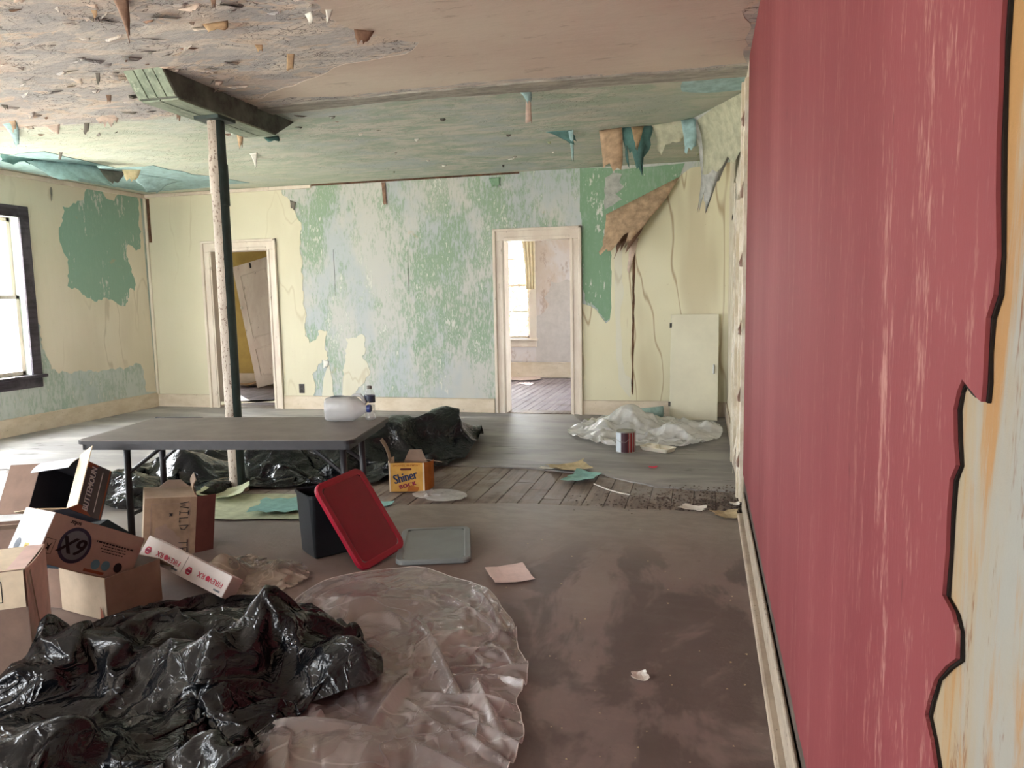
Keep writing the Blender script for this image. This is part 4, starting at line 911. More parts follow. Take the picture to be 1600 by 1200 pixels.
# dark carton under, grey and orange carton above
nv = Carton('dark navy flattened carton under the grey and orange box', (-3.62, 3.17, .09), [[.95, -.31, 0], [.31, .95, 0], [0, 0, 1]], (.50, .34, .17))
for wh in ('front', 'right', 'left', 'back', 'top', 'bottom'): nv.side(wh, 'card_navy')
nv.flap(((.25, -.17, .085), (.25, .17, .085), (1, 0, 0)), .14, 125, 'card_navy')
K = .86; bc = CAM+K*(np.array([-4.05, 3.792, .205])-CAM)
bt = Carton('grey and orange printed carton lying open towards the camera with raised flaps', bc, [[.9868, .0863, -.1369], [.0004, .8449, .5349], [.1618, -.5279, .8338]], (.255, .225, .275))
w, d, h = bt.d
f, FM = bt.side('right', 'card_grey'); bt.side('left', 'card_inside'); bt.side('back', 'card_inside'); bt.side('top', 'card_inside'); bt.side('bottom', 'card_inside')
make('print', flatpoly([(-.112, .1375), (.02, .1375), (.0, .115), (-.112, .10)], FM), 'ink_orange', f); make('print', flatpoly([(-.112, -.1375), (.04, -.1375), (-.02, -.10), (-.112, -.08)], FM), 'ink_orange', f)
make('print', flatpoly([(.095, -.1375), (.104, -.1375), (.104, .1375), (.095, .1375)], FM), 'ink_orange', f)
lettering('BUTTEMOUN', .052, FM @ Matrix.Translation((-.005, .0, .0006)) @ Matrix.Rotation(R(90), 4, 'Z'), 'ink_white', f, bold=.002, shear=.1, sx=.76)
lettering('BUTTEMOUN', .052, FM @ Matrix.Translation((-.002, .002, .0003)) @ Matrix.Rotation(R(90), 4, 'Z'), 'ink_blue', f, bold=.004, shear=.1, sx=.76)
make('print', flatpoly([(.05, -.11), (.056, -.11), (.056, .11), (.05, .11)], FM), 'ink_white', f)
FU = (0, -1, 0)
bt.flap(((w/2, -d/2, -h/2), (w/2, -d/2, h/2+.015), (1, 0, 0), FU), .14, 66, 'card_cream', taper=-.04)
bt.flap(((-w/2, -d/2, h/2), (w/2, -d/2, h/2), (0, 0, 1), FU), .085, -38, 'card_white_sheen', taper=.02, bend=-.3)
bt.flap(((-w/2, -d/2, -h/2), (-w/2, -d/2, h/2), (-1, 0, 0), FU), .17, 78, 'card_brown', taper=.0)
bt.flap(((-w/2, -d/2, -h/2), (w/2, -d/2, -h/2), (0, 0, -1), FU), .12, 15, 'card_cream', taper=.2)
cb = Carton('small brown carton corner behind the dark carton at the left edge', (-3.62, 2.93, .225), [[.87, -.49, 0], [.49, .87, 0], [0, 0, 1]], (.30, .16, .10))
for wh in ('front', 'right', 'left', 'back', 'bottom'): cb.side(wh, 'card_brown')
cb.flap(((-.15, -.08, .05), (.15, -.08, .05), (0, -1, 0)), .08, 60, 'card_tan')

# old carton with hand lettering
wd = Carton('old brown carton with WILD lettered by hand and a torn top standing by the table', (-3.088, 3.466, .172), [[.7503, -.6523, .1078], [.6541, .7561, .0223], [-.0961, .0538, .9939]], (.255, .22, .325))
w, d, h = wd.d
f, FM = wd.side('front', 'card_old'); wd.side('left', 'card_pale'); wd.side('right', 'card_old'); wd.side('back', 'card_brown'); wd.side('bottom', 'card_brown'); wd.side('top', 'card_pale', sag=-.006)
make('crease', MB().add([(x*s_, y*s2, 0) for s_, s2 in ((.096, .13), (.093, .127)) for x, y in ((-1, -1.2), (1, -1.2), (1, 1), (-1, 1))], [(0, 1, 5, 4), (1, 2, 6, 5), (2, 3, 7, 6), (3, 0, 4, 7)], FM), 'card_brown', f)
make('stain', flatpoly(rag([(-.09, -.15), (.06, -.15), (.05, -.06), (-.02, .02), (-.07, .0)], .01, .02, random.Random(4)), FM @ Matrix.Translation((0, 0, -.0004))), 'card_brown', f)
G = {'W': [[(0, 1), (.25, 0), (.5, .7), (.75, 0), (1, 1)]], 'I': [[(.2, 1), (.8, 1)], [(.5, 1), (.5, 0)], [(.2, 0), (.8, 0)]], 'L': [[(.1, 1), (.1, 0), (.8, 0)]], 'D': [[(.1, 1), (.1, 0), (.7, .25), (.8, .6), (.1, 1)]],
     'T': [[(0, 1), (1, 1)], [(.5, 1), (.45, 0)]], 'E': [[(.9, 1), (.1, 1), (.1, 0), (.9, 0)], [(.1, .5), (.7, .5)]], 'x': [[(0, 0), (1, 1)], [(0, 1), (1, 0)]]}
def strokes(ch, M, mat, parent, size, r=.0028):
    mb = MB()
    for st in G[ch]: mb.tube([tuple(M @ Vector((x*size*.8, y*size, .001))) for x, y in st], r, 5)
    make('print', mb, mat, parent)
for k, ch in enumerate('WILD TE'):
    if ch != ' ': strokes(ch, FM @ Matrix.Translation((.08, .135-.042*k, 0)) @ Matrix.Rotation(R(-90), 4, 'Z') @ Matrix.Translation((0, -.036, 0)), 'ink_black', f, .043, .0022)
strokes('x', FM @ Matrix.Translation((-.005, .06, 0)), 'ink_black', f, .016)
wd.flap(((w/2, -d/2, -h/2), (w/2, -d/2, h/2), (1, 0, 0), (0, 1, 0)), .10, 75, 'card_redbrown', taper=-.01)
wd.flap(((w/2, -d/2, h/2), (w/2, d/2, h/2), (1, 0, 0)), .085, -55, 'card_old', taper=.15, bend=.9)
wd.flap(((-w/2+.07, d/2-.02, h/2), (w/2-.02, d/2-.02, h/2), (0, 1, 0)), .05, -20, 'card_tan', taper=.3)

# two long white printed boxes end to end
FR = [[.9517, .0589, .3013], [-.2032, .8566, .4744], [-.2302, -.5127, .8272]]
for i, (lab, rd) in enumerate((('white box with red upside down lettering, upper of the two beside the 6X box', 0), ('white box with red upside down lettering, lower of the two, ending in the black plastic', 1))):
    ax = Vector((FR[0][0], FR[1][0], FR[2][0])); c = Vector((-2.72, 3.003, .150))+ax*(.274*i)
    fb = Carton(lab, c, FR, (.271, .08, .097), group=None)
    f, FM = fb.side('front', 'card_white')
    for wh in ('top', 'bottom', 'back', 'left', 'right'): fb.side(wh, 'card_white')
    U = FM @ Matrix.Rotation(math.pi, 4, 'Z')
    lettering('FIREW RX', .034, U @ Matrix.Translation((-.035, .004, 0)), 'ink_red', f, bold=.0006, spacing=1.05)
    make('print', flatpoly(circle(.012, 18), U @ Matrix.Translation((-.020, .004, .0003))), 'ink_red', f)
    make('print', ring(.012, .02, U @ Matrix.Translation((.098, .012, 0)), 6), 'ink_red', f)
    make('print', flatpoly([(-.014, -.006), (.014, -.006), (.014, .006), (-.014, .006)], U @ Matrix.Translation((.098, .012, .0004))), 'ink_purple', f)
    make('print', flatpoly([(-.02, -.004), (.02, -.004), (.02, .004), (-.02, .004)], U @ Matrix.Translation((-.095, .034, 0))), 'ink_grey', f)

# yellow beer carton
s0 = Vector(FL(609, 769)); s1 = Vector(FL(664, 768)); ex = (s1-s0).normalized(); ey = Vector((-ex.y, ex.x, 0)); SW = (s1-s0).length
SH = .205
cc = s0+ex*SW/2+ey*.12+Vector((0, 0, SH/2+.003))
sb = Carton('yellow torn Shiner Bock beer carton lying open on the bare boards'.replace('Shiner Bock ', ''), cc, [[ex.x, ey.x, 0], [ex.y, ey.y, 0], [0, 0, 1]], (SW, .24, SH), name='beer_carton')
f, FM = sb.side('front', 'card_yellow')
sb.side('left', 'card_pale', sag=.015); sb.side('back', 'card_brown', z1=.6); sb.side('bottom', 'card_brown')
lettering('Shiner', .092, FM @ Matrix.Translation((-.01, .0, 0)) @ Matrix.Rotation(R(14), 4, 'Z'), 'ink_blue', f, bold=.003, sx=.72)
lettering('BOCK', .04, FM @ Matrix.Translation((.005, -.058, 0)) @ Matrix.Rotation(R(14), 4, 'Z'), 'ink_purple', f, bold=.003, spacing=1.2)
lettering('SPOETZL BREWERY', .018, FM @ Matrix.Translation((0, .085, 0)), 'ink_amber' if 'ink_amber' in MATS else 'card_amber', f, bold=.0008, spacing=1.25)
make('hand_hole', flatpoly([(-.035, -.008), (.035, -.008), (.042, .0), (.035, .008), (-.035, .008), (-.042, 0)], FM @ Matrix.Translation((-.005, .058, 0))), 'card_burgundy', f)
for x0, x1 in ((-SW/2, -SW/2+.010), (SW/2-.012, SW/2)): make('worn_edge', MB().box(x0, x1, -SH/2, SH/2, -.001, .0015, FM), 'card_cream', f)
make('print', flatpoly([(-.045, -.03), (.03, -.03), (.04, -.005), (-.01, .012), (-.04, 0)], FM @ Matrix.Translation((.045, -.07, .0003))), 'card_amber', f)
sb.flap(((SW/2, -.12, -SH/2), (SW/2, -.12, SH/2), (1, 0, 0), (0, 1, 0)), .17, 45, 'card_amber', taper=.06, bend=-.5)
sb.flap(((-SW/2, -.10, SH/2), (-SW/2, .0, SH/2), (-1, 0, 0)), .17, 3, 'card_tan', taper=.02, bend=.3)
sb.flap(((-SW/2+.07, .10, SH/2-.05), (SW/2, .10, SH/2-.05), (0, 1, 0)), .10, 10, 'card_tan', taper=.25)
sb.flap(((SW/2-.01, .0, SH/2), (SW/2-.01, .12, SH/2-.03), (1, 0, 0)), .12, 100, 'card_pale', taper=.2)

# ------------------------------------------------------------------ plastic sheets: small cloth solver
def pbd(P, rest, ground, iters=60, inner=8, grav=.004, bend=.25, seed=0, keep=.0, damp=.9):
    """relax a grid of points to its rest lengths over a ground height"""
    P = P.copy(); V = np.zeros_like(P); P0 = P.copy()
    def con(A, B, L0, k):
        d = B-A; l = np.linalg.norm(d, axis=-1, keepdims=True)+1e-9
        c = d*(.5*k*(1-L0/l)); return c
    ru, rv, rd1, rd2, r2u, r2v = rest
    for it in range(iters):
        V *= damp; V[..., 2] -= grav; Q = P+V
        for j in range(inner):
            for s in (0, 1):
                c = con(Q[s:-1:2], Q[s+1::2][:Q[s:-1:2].shape[0]], ru[s::2], .9); n_ = c.shape[0]; Q[s:-1:2][:n_] += c; Q[s+1::2][:n_] -= c
                c = con(Q[:, s:-1:2], Q[:, s+1::2][:, :Q[:, s:-1:2].shape[1]], rv[:, s::2], .9); n_ = c.shape[1]; Q[:, s:-1:2][:, :n_] += c; Q[:, s+1::2][:, :n_] -= c
            c = con(Q[:-1, :-1], Q[1:, 1:], rd1, .25); Q[:-1, :-1] += c; Q[1:, 1:] -= c
            c = con(Q[1:, :-1], Q[:-1, 1:], rd2, .25); Q[1:, :-1] += c; Q[:-1, 1:] -= c
            if bend:
                c = con(Q[:-2], Q[2:], r2u, bend*.4); Q[:-2] += c; Q[2:] -= c
                c = con(Q[:, :-2], Q[:, 2:], r2v, bend*.4); Q[:, :-2] += c; Q[:, 2:] -= c
            if not isinstance(keep, (int, float)) or keep: Q[..., :2] += (P0[..., :2]-Q[..., :2])*keep
            g = ground(Q[..., 0], Q[..., 1]); Q[..., 2] = np.maximum(Q[..., 2], g)
        V = (Q-P); V = np.clip(V, -.02, .02); P = Q
    return P
def rests(P, s):
    n = lambda d: np.linalg.norm(d, axis=-1, keepdims=True)*s
    return n(P[1:]-P[:-1]), n(P[:, 1:]-P[:, :-1]), n(P[1:, 1:]-P[:-1, :-1]), n(P[:-1, 1:]-P[1:, :-1]), n(P[2:]-P[:-2]), n(P[:, 2:]-P[:, :-2])
def upsample(P, k):
    def up(A, ax):
        A = np.moveaxis(A, ax, 0); out = []
        for i in range(A.shape[0]-1):
            for j in range(k): out.append(A[i]*(1-j/k)+A[i+1]*(j/k))
        out.append(A[-1]); return np.moveaxis(np.array(out), 0, ax)
    return up(up(P, 0), 1)
def film(name, outline, humps, mat, n=26, k=3, s=1.25, s2=1.03, z0=.012, seed=1, center=None, bend=.03, keep=.02, fold=.08, wl=.22, nf=7, fine=10, grav=.003, it=50):
    """a crumpled sheet spread inside a world outline over hidden humps (x, y, height, sx, sy); straight fold lines seed the creases"""
    rs = np.random.RandomState(seed); O = np.array([o[:2] for o in outline], float)
    c = np.array(center[:2]) if center is not None else O.mean(0)
    ang = np.arctan2(O[:, 1]-c[1], O[:, 0]-c[0]); rad = np.hypot(*(O-c).T); od = np.argsort(ang); ang, rad = ang[od], rad[od]
    aa = np.concatenate([ang-2*np.pi, ang, ang+2*np.pi]); rr = np.concatenate([rad]*3)
    tt = np.linspace(-np.pi, np.pi, 361); rt_ = np.interp(tt, aa, rr); kr = np.ones(5)/5; rt_ = np.convolve(np.concatenate([rt_[-3:-1], rt_, rt_[1:3]]), kr, 'valid')
    u = np.linspace(-1, 1, n); Uu, Vv = np.meshgrid(u, u, indexing='ij')
    X = Uu*np.sqrt(1-Vv**2/2); Y = Vv*np.sqrt(1-Uu**2/2); th = np.arctan2(Y, X); q = np.hypot(X, Y)*np.interp(th, tt, rt_)
    def ground(x, y):
        z = np.full_like(x, z0)
        for hx, hy, hz, sx, sy in humps: z = np.maximum(z, z0+hz*np.exp(-((x-hx)/sx)**2-((y-hy)/sy)**2))
        return z
    P = np.stack([c[0]+q*np.cos(th), c[1]+q*np.sin(th), np.zeros_like(q)], -1)
    rst = rests(P, s)
    fz = np.zeros((n, n)); 
    for a in range(nf):
        d = rs.uniform(0, np.pi); w_ = wl*rs.uniform(.6, 1.6); ph = rs.rand()
        t = (P[..., 0]*np.cos(d)+P[..., 1]*np.sin(d))/w_+ph+.25*np.sin(P[..., 0]*np.sin(d)/wl*.7+P[..., 1]*np.cos(d)/wl*.7+ph*9)
        cx, cy2 = c[0]+rs.uniform(-1, 1)*rad.mean()*.7, c[1]+rs.uniform(-1, 1)*rad.mean()*.7
        g = np.exp(-((P[..., 0]-cx)**2+(P[..., 1]-cy2)**2)/(rad.mean()*.75)**2)
        fz += g*(1-2*np.abs((t % 1)-.5))*fold
    P[..., 2] = ground(P[..., 0], P[..., 1])+.01+fz+rs.rand(n, n)*.015
    kp = np.full((n, n, 1), keep); kp[0] = kp[-1] = .35; kp[:, 0] = kp[:, -1] = .35
    P = pbd(P, rst, ground, it, 8, grav, bend, seed, kp)
    P = upsample(P, k); rst = rests(P, s2)
    P[..., 2] += rs.rand(*P.shape[:2])*.003
    return pbd(P, rst, ground, fine, 5, .0006, .06, seed, 0)
def facet(P, m, jit, seed, mixf=.75):
    """press the sheet into flat facets with sharp creases"""
    rs = np.random.RandomState(seed); N = P.shape[0]; ii = np.round(np.linspace(0, N-1, m+1)).astype(int)
    K = P[np.ix_(ii, ii)].copy(); J = rs.normal(0, 1, K.shape)*jit; J[0] *= .2; J[-1] *= .2; J[:, 0] *= .2; J[:, -1] *= .2; K += J
    f = np.arange(N)*m/(N-1); c = np.minimum(f.astype(int), m-1); t = f-c
    A, B = t[:, None, None], t[None, :, None]; ci, cj = np.ix_(c, c)
    k00, k10, k01, k11 = K[ci, cj], K[ci+1, cj], K[ci, cj+1], K[ci+1, cj+1]
    d0 = np.where(A+B < 1, k00+A*(k10-k00)+B*(k01-k00), k11+(1-A)*(k01-k11)+(1-B)*(k10-k11))
    d1 = np.where(A > B, k00+A*(k10-k00)+B*(k11-k10), k00+B*(k01-k00)+A*(k11-k01))
    sel = (rs.rand(m, m) > .5)[ci, cj][..., None]
    Q = P*(1-mixf)+np.where(sel, d0, d1)*mixf
    Q[..., 2] = np.maximum(Q[..., 2], .008); return Q
def film_obj(name, P, mat, label, cat, hem=False):
    mb = MB().grid(P); c = P.reshape(-1, 3).mean(0); c[2] = 0
    o = make(name, mb, mat, loc=tuple(c), smooth=True)
    if hem:
        ed = np.concatenate([P[0], P[1:, -1], P[-1, ::-1][1:], P[::-1, 0][1:]])
        make('hem', MB().tube([tuple(q) for q in ed[::2]], .002, 5, cap=False), 'film_hem', o, smooth=True)
    return tag(o, label, cat)
def FLs(*pp): return [FL(*q) for q in pp]

ol = FLs((496, 912), (560, 897), (640, 889), (700, 903), (748, 917), (786, 955), (806, 1012), (803, 1100), (790, 1210), (720, 1320), (560, 1380), (420, 1330), (380, 1180), (420, 1040), (450, 960))
P = film('clear', ol, [tuple(FL(690, 1010)[:2])+(.05, .12, .3), tuple(FL(560, 950)[:2])+(.05, .25, .06), tuple(FL(520, 1180)[:2])+(.07, .16, .1)], 'film_clear', n=60, k=3, s=1.11, s2=1.01, seed=3, z0=.008, keep=.03, fold=.12, wl=.24, nf=12, bend=.03, center=FL(600, 1080))
P = facet(P, 14, (.025, .025, .02), 4, .7); P = facet(P, 36, (.007, .007, .008), 14, .6)
rs = np.random.RandomState(77); cl = FL(600, 1080)
rid = [(FL(650, 975), FL(722, 1110), .06, .035), (FL(690, 935), FL(800, 1010), .045, .03), (FL(600, 1035), FL(800, 1022), .035, .03), (FL(545, 905), FL(700, 962), .03, .03), (FL(560, 930), FL(640, 990), .03, .03), (FL(700, 1100), FL(800, 1110), .04, .03), (FL(640, 1060), FL(560, 1180), .04, .04), (FL(740, 1060), FL(790, 1180), .035, .03), (FL(420, 1140), FL(610, 1160), .05, .05), (FL(740, 925), FL(790, 1000), .05, .04)]
for k in range(26):
    a_ = rs.uniform(-1.5, 1.9); r0 = rs.uniform(.1, .35); r1 = r0+rs.uniform(.15, .4); d_ = np.array([math.cos(a_), math.sin(a_), 0]); e_ = d_+np.array([rs.normal(0, .25), rs.normal(0, .25), 0])
    rid.append((cl+d_*r0, cl+e_*r1, rs.uniform(.012, .035), rs.uniform(.012, .03)))
for a_, b_, h_, w_ in rid:
    ab = (b_-a_)[:2]; t_ = np.clip(((P[..., :2]-a_[:2])@ab)/(ab@ab), 0, 1); dd = np.linalg.norm(P[..., :2]-(a_[:2]+t_[..., None]*ab), axis=-1)
    P[..., 2] = np.maximum(P[..., 2], (.01+h_*np.maximum(0, 1-dd/w_)*np.sqrt(np.maximum(0, 4*t_*(1-t_))+.05))*(dd < w_))
film_obj('plastic_sheet', P, 'film_clear', 'crumpled clear plastic sheet spread on the floor right of the black plastic', 'plastic sheet', hem=True)
ol = FLs((-260, 1150), (-60, 1105), (58, 1075), (110, 1010), (180, 985), (300, 948), (380, 935), (470, 950), (540, 985), (585, 1040), (604, 1085), (570, 1112), (480, 1112), (420, 1150), (400, 1230), (300, 1340), (0, 1400), (-260, 1300))
hm = [tuple(FL(430, 1035)[:2])+(.33, .15, .16), tuple(FL(545, 1075)[:2])+(.20, .13, .12), tuple(FL(330, 1085)[:2])+(.22, .2, .14), tuple(FL(120, 1060)[:2])+(.20, .25, .16), tuple(FL(230, 1010)[:2])+(.13, .2, .16),
      tuple(FL(90, 1230)[:2])+(.20, .2, .12), tuple(FL(330, 1240)[:2])+(.16, .14, .1)]
P = film('black', ol, hm, 'film_black', n=60, k=2, s=1.26, s2=1.015, seed=5, z0=.02, keep=.02, fold=.12, wl=.28, nf=12, center=FL(230, 1110))
P = facet(P, 15, (.035, .035, .04), 5, .8); P = facet(P, 40, (.010, .010, .012), 6, .65)
film_obj('plastic_sheet', P, 'film_black', 'heap of crumpled black plastic sheeting in the left foreground', 'plastic sheet')
ol = FLs((150, 800), (250, 792), (330, 780), (385, 762), (470, 762), (560, 760), (640, 745), (720, 722), (752, 700), (748, 680), (700, 668), (600, 672), (500, 690), (380, 700), (260, 722), (160, 752))
hm = [tuple(FL(690, 705)[:2])+(.46, .20, .28), tuple(FL(620, 715)[:2])+(.40, .3, .25), tuple(FL(540, 722)[:2])+(.34, .35, .25), tuple(FL(440, 730)[:2])+(.32, .3, .22), tuple(FL(300, 750)[:2])+(.22, .3, .2), tuple(FL(735, 700)[:2])+(.2, .12, .2), tuple(FL(220, 770)[:2])+(.12, .2, .15)]
P = film('far black', ol, hm, 'film_black', n=60, k=2, s=1.22, s2=1.015, seed=9, z0=.02, keep=.02, fold=.12, wl=.35, nf=12, center=FL(470, 722))
P = facet(P, 16, (.05, .05, .06), 7, .8); P = facet(P, 40, (.014, .014, .016), 8, .65)
film_obj('plastic_sheet', P, 'film_black_clean', 'long heap of black plastic sheeting behind the folding table', 'plastic sheet')
ol = FLs((914, 664), (920, 690), (945, 698), (1000, 700), (1050, 702), (1090, 696), (1125, 676), (1118, 665), (1070, 662), (1030, 655), (985, 652), (940, 655))
hm = [tuple(FL(985, 672)[:2])+(.26, .22, .3), tuple(FL(945, 680)[:2])+(.13, .12, .2), tuple(FL(1055, 685)[:2])+(.12, .2, .16), tuple(FL(1100, 678)[:2])+(.08, .2, .16)]
P = film('white', ol, hm, 'film_white', n=44, k=2, s=1.2, s2=1.015, seed=12, z0=.02, keep=.03, fold=.07, wl=.16, nf=10, center=FL(1000, 680))
P = facet(P, 20, (.02, .02, .025), 9, .6)
film_obj('drop_cloth', P, 'film_white', 'white translucent plastic drop cloth bunched on the floor behind the paint can', 'drop cloth')
ol = FLs((318, 905), (330, 880), (370, 872), (420, 878), (470, 885), (480, 905), (440, 925), (380, 935), (330, 925))
P = film('bag', ol, [tuple(FL(350, 905)[:2])+(.12, .1, .1), tuple(FL(430, 900)[:2])+(.05, .1, .1)], 'film_bag', n=24, k=2, s=1.2, s2=1.015, seed=15, z0=.01, keep=.02, fold=.05, wl=.1, center=FL(390, 903))
film_obj('plastic_bag', P, 'film_bag', 'clear tan plastic bag between the white boxes and the black heap', 'plastic bag')
ol = FLs((646, 772), (680, 766), (716, 768), (724, 780), (690, 784), (664, 780))
P = film('scrap', ol, [], 'film_clear', n=16, k=2, s=1.12, s2=1.01, seed=18, z0=.006, keep=.03, fold=.03, wl=.1)
film_obj('plastic_scrap', P, 'film_white', 'small piece of clear plastic on the boards by the yellow carton', 'plastic scrap')

# ------------------------------------------------------------------ things at the back
q = FL(978, 706); can = thing('paint_can', 'red and white paint can standing before the white drop cloth', 'paint can', tuple(q))
CM = Matrix.Translation(q) @ Matrix.Rotation(math.atan2(CAM[1]-q[1], CAM[0]-q[0]), 4, 'Z')
rr = .083
make('body', MB().lathe([(0, .004), (rr-.002, .004), (rr, 0), (rr+.002, .004), (rr, .008), (rr, .182), (rr+.002, .186), (rr+.002, .190), (rr-.004, .192), (rr-.010, .184), (0, .184)], 32, CM), 'tin', can, smooth=False)
def arc(a0, a1, z0, z1, r): 
    k = 12; return MB().add([(r*math.cos(R(a0+(a1-a0)*i/k)), r*math.sin(R(a0+(a1-a0)*i/k)), z) for i in range(k+1) for z in (z0, z1)], [(2*i, 2*i+2, 2*i+3, 2*i+1) for i in range(k)], CM)
make('label', arc(-95, -30, .010, .178, rr+.0008), 'can_label', can, smooth=True); make('label', arc(-30, 12, .010, .178, rr+.0008), 'can_dark', can, smooth=True); make('label', arc(12, 265, .010, .178, rr+.0008), 'can_red', can, smooth=True)
make('handle', MB().tube([tuple(CM @ Vector(p)) for p in ((.0, -.087, .15), (.04, -.085, .12), (.075, -.05, .10), (.085, .0, .10), (.083, .03, .13))], .002, 6), 'tin', can)
# foam tray with rolled rim lying by the can
q = FL(1028, 705); a = math.atan2(*(FL(1050, 703)-FL(1003, 696))[[1, 0]])
tr = thing('foam_tray', 'pale plastic tray on the floor to the right of the paint can', 'tray', tuple(q))
FMt = rotz(a, Vector(q)+Vector((0, 0, .006)))
make('body', loops(.29, .17, .03, [(.02, 0), (.004, .03), (0, .034), (.004, .038), (.014, .034), (.03, .012), (.05, .012)], FMt, cap0=True), 'foam_white', tr)
make('well', loops(.11, .10, .03, [(0, .012), (.006, .045), (.016, .045), (.03, .03)], FMt @ Matrix.Translation((-.06, .01, 0))), 'foam_white', tr)
# leaning cupboard door
q0, q1 = FL(1046, 655), FL(1121, 657); ex = Vector(q1-q0); ex.z = 0; wd_ = ex.length; ex.normalize()
q0 = Vector(q0); ey = Vector((-ex.y, ex.x, 0))
tz = 1.13; lean = D-.03-q0.y
PM = frameM(q0, ex, Vector((0, lean, tz)))
pd = thing('cupboard_door', 'plain cream flush cupboard door leaning against the back wall', 'door panel', tuple(q0))
make('slab', MB().box(0, wd_, 0, math.hypot(tz, lean), -.0, .022, PM), 'panel_cream', pd, bevel=.004)
hl = make('handle', MB().box(wd_-.055, wd_-.035, .50, .60, .022, .034, PM), 'tin', pd, bevel=.004); make('handle_grip', MB().tube([tuple(PM @ Vector((wd_-.045, y, .034+.014*math.sin(math.pi*(y-.51)/.08)))) for y in (.51, .53, .55, .57, .59)], .005, 8), 'tin', hl)
for y in (.14, 1.0): make('hinge', MB().box(-.014, .01, y, y+.05, .016, .026, PM), 'hardware', pd)
# teal paper roll behind the drop cloth, loose paper by the doorway
a = Vector(FL(1000, 660))+Vector((0, .08, .075)); b = Vector(FL(1036, 657))+Vector((0, .06, .085))
mb = MB(); A = []
for i in range(9):
    row = []
    for j in range(26):
        t = j/25*2*math.pi*1.35; r_ = .07-.016*j/25; p = a.lerp(b, i/8); row.append((p.x, p.y-r_*math.sin(t)*1.1, p.z+r_*math.cos(t)*.9))
    A.append(row)
tag(make('paper_roll', MB().grid(A), 'paper_teal', loc=(a.x, a.y, 0), smooth=True, solid=.002), 'loose roll of teal paper lying against the back baseboard', 'paper roll')
def scrap(name, px, size, mat, label, cat='paper scrap', seed=1, rot=0.0, curl=.2, aspect=1.0, z=.002, amp=.12):
    q = FL(*px, z); rnd = random.Random(seed); n_ = 7; A = []
    amp *= .5; ed = [1+rnd.uniform(-amp, amp) for _ in range(4*n_)]
    for i in range(n_):
        row = []
        for j in range(n_):
            u, v = i/(n_-1)*2-1, j/(n_-1)*2-1
            k = ed[i]*(abs(v)) + (1-abs(v)); k2 = ed[j+n_]*abs(u)+(1-abs(u))
            x, y = u*size*aspect*k2, v*size*k
            zz = curl*size*(.5*u*u+.35*v*v*(1 if rnd.random() > .1 else .6)+.25*u*v+rnd.uniform(0, .06))
            c, s_ = math.cos(rot), math.sin(rot); row.append((q[0]+x*c-y*s_, q[1]+x*s_+y*c, q[2]+.002+max(0, zz)))
        A.append(row)
    return tag(make(name, MB().grid(A), mat, loc=tuple(q), smooth=False, solid=.0012), label, cat)
scrap('paper_scrap', (796, 898), .115, 'paper_rose', 'pale pink sheet of paper on the brown floor right of the grey lid', 'paper', 3, .5, .10, .85, amp=.05)
scrap('paper_scrap', (1000, 1059), .028, 'paper_white', 'small torn white scrap alone on the brown foreground floor', seed=5, rot=.3, curl=.5, amp=.4)
scrap('paper_scrap', (1083, 795), .055, 'paper_white', 'white torn scrap on the dirt near the right wall', seed=6, rot=-.3, curl=.3, aspect=1.3, amp=.4)
scrap('paper_scrap', (1135, 806), .08, 'paper_beige', 'torn tan scrap against the right baseboard', seed=7, rot=.2, curl=.3, amp=.4)
scrap('paper_scrap', (890, 733), .12, 'paper_beige', 'folded tan scrap on the edge of the grey floor covering', seed=8, rot=.5, curl=.35, aspect=1.3, amp=.3)
scrap('paper_scrap', (908, 748), .10, 'paper_aqua', 'pale teal scrap at the torn edge of the grey floor covering', seed=9, rot=1.3, curl=.35, aspect=1.6, amp=.25)
scrap('paper_scrap', (1020, 731), .03, 'ink_red', 'tiny red scrap on the grey floor before the paint can', seed=10, curl=.3, amp=.4)
scrap('paper_scrap', (855, 732), .04, 'paper_white', 'small white scrap left of the folded tan scrap', seed=11, curl=.3, aspect=1.6, amp=.4)
scrap('paper_scrap', (938, 660), .15, 'paper_sage', 'sage green torn wallpaper by the right doorway', 'wallpaper', 12, .4, .3, 1.0, amp=.3)
scrap('paper_scrap', (962, 655), .10, 'paper_white', 'pale crumpled wallpaper between the sage piece and the drop cloth', 'wallpaper', 13, .2, .5, 1.2, amp=.3)
scrap('paper_scrap', (400, 792), .30, 'paper_sage', 'large sage green wallpaper piece at the foot of the post', 'wallpaper', 14, .15, .05, 1.6, amp=.12)
scrap('paper_scrap', (442, 790), .17, 'paper_aqua', 'pale teal wallpaper piece left of the black tub', 'wallpaper', 15, .3, .08, 1.0, z=.02, amp=.3)
scrap('paper_scrap', (345, 776), .12, 'paper_sage', 'small folded sage wallpaper edge left of the post', 'wallpaper', 16, .2, .6, 1.4, z=.016, amp=.2)
scrap('paper_scrap', (596, 788), .05, 'paper_aqua', 'pale teal scrap right of the red lid', seed=17, curl=.2, aspect=1.5, amp=.3)
scrap('paper_scrap', (1148, 789), .03, 'paper_white', 'little white chip at the corner of the right baseboard', seed=18, curl=.6, amp=.4)
tag(make('string', MB().tube([FL(928, 756, .006), FL(950, 765, .008), FL(968, 770, .006), FL(984, 773, .008)], .004, 6), 'paper_white', loc=tuple(FL(955, 765))), 'thin white string lying across the bare boards', 'string')
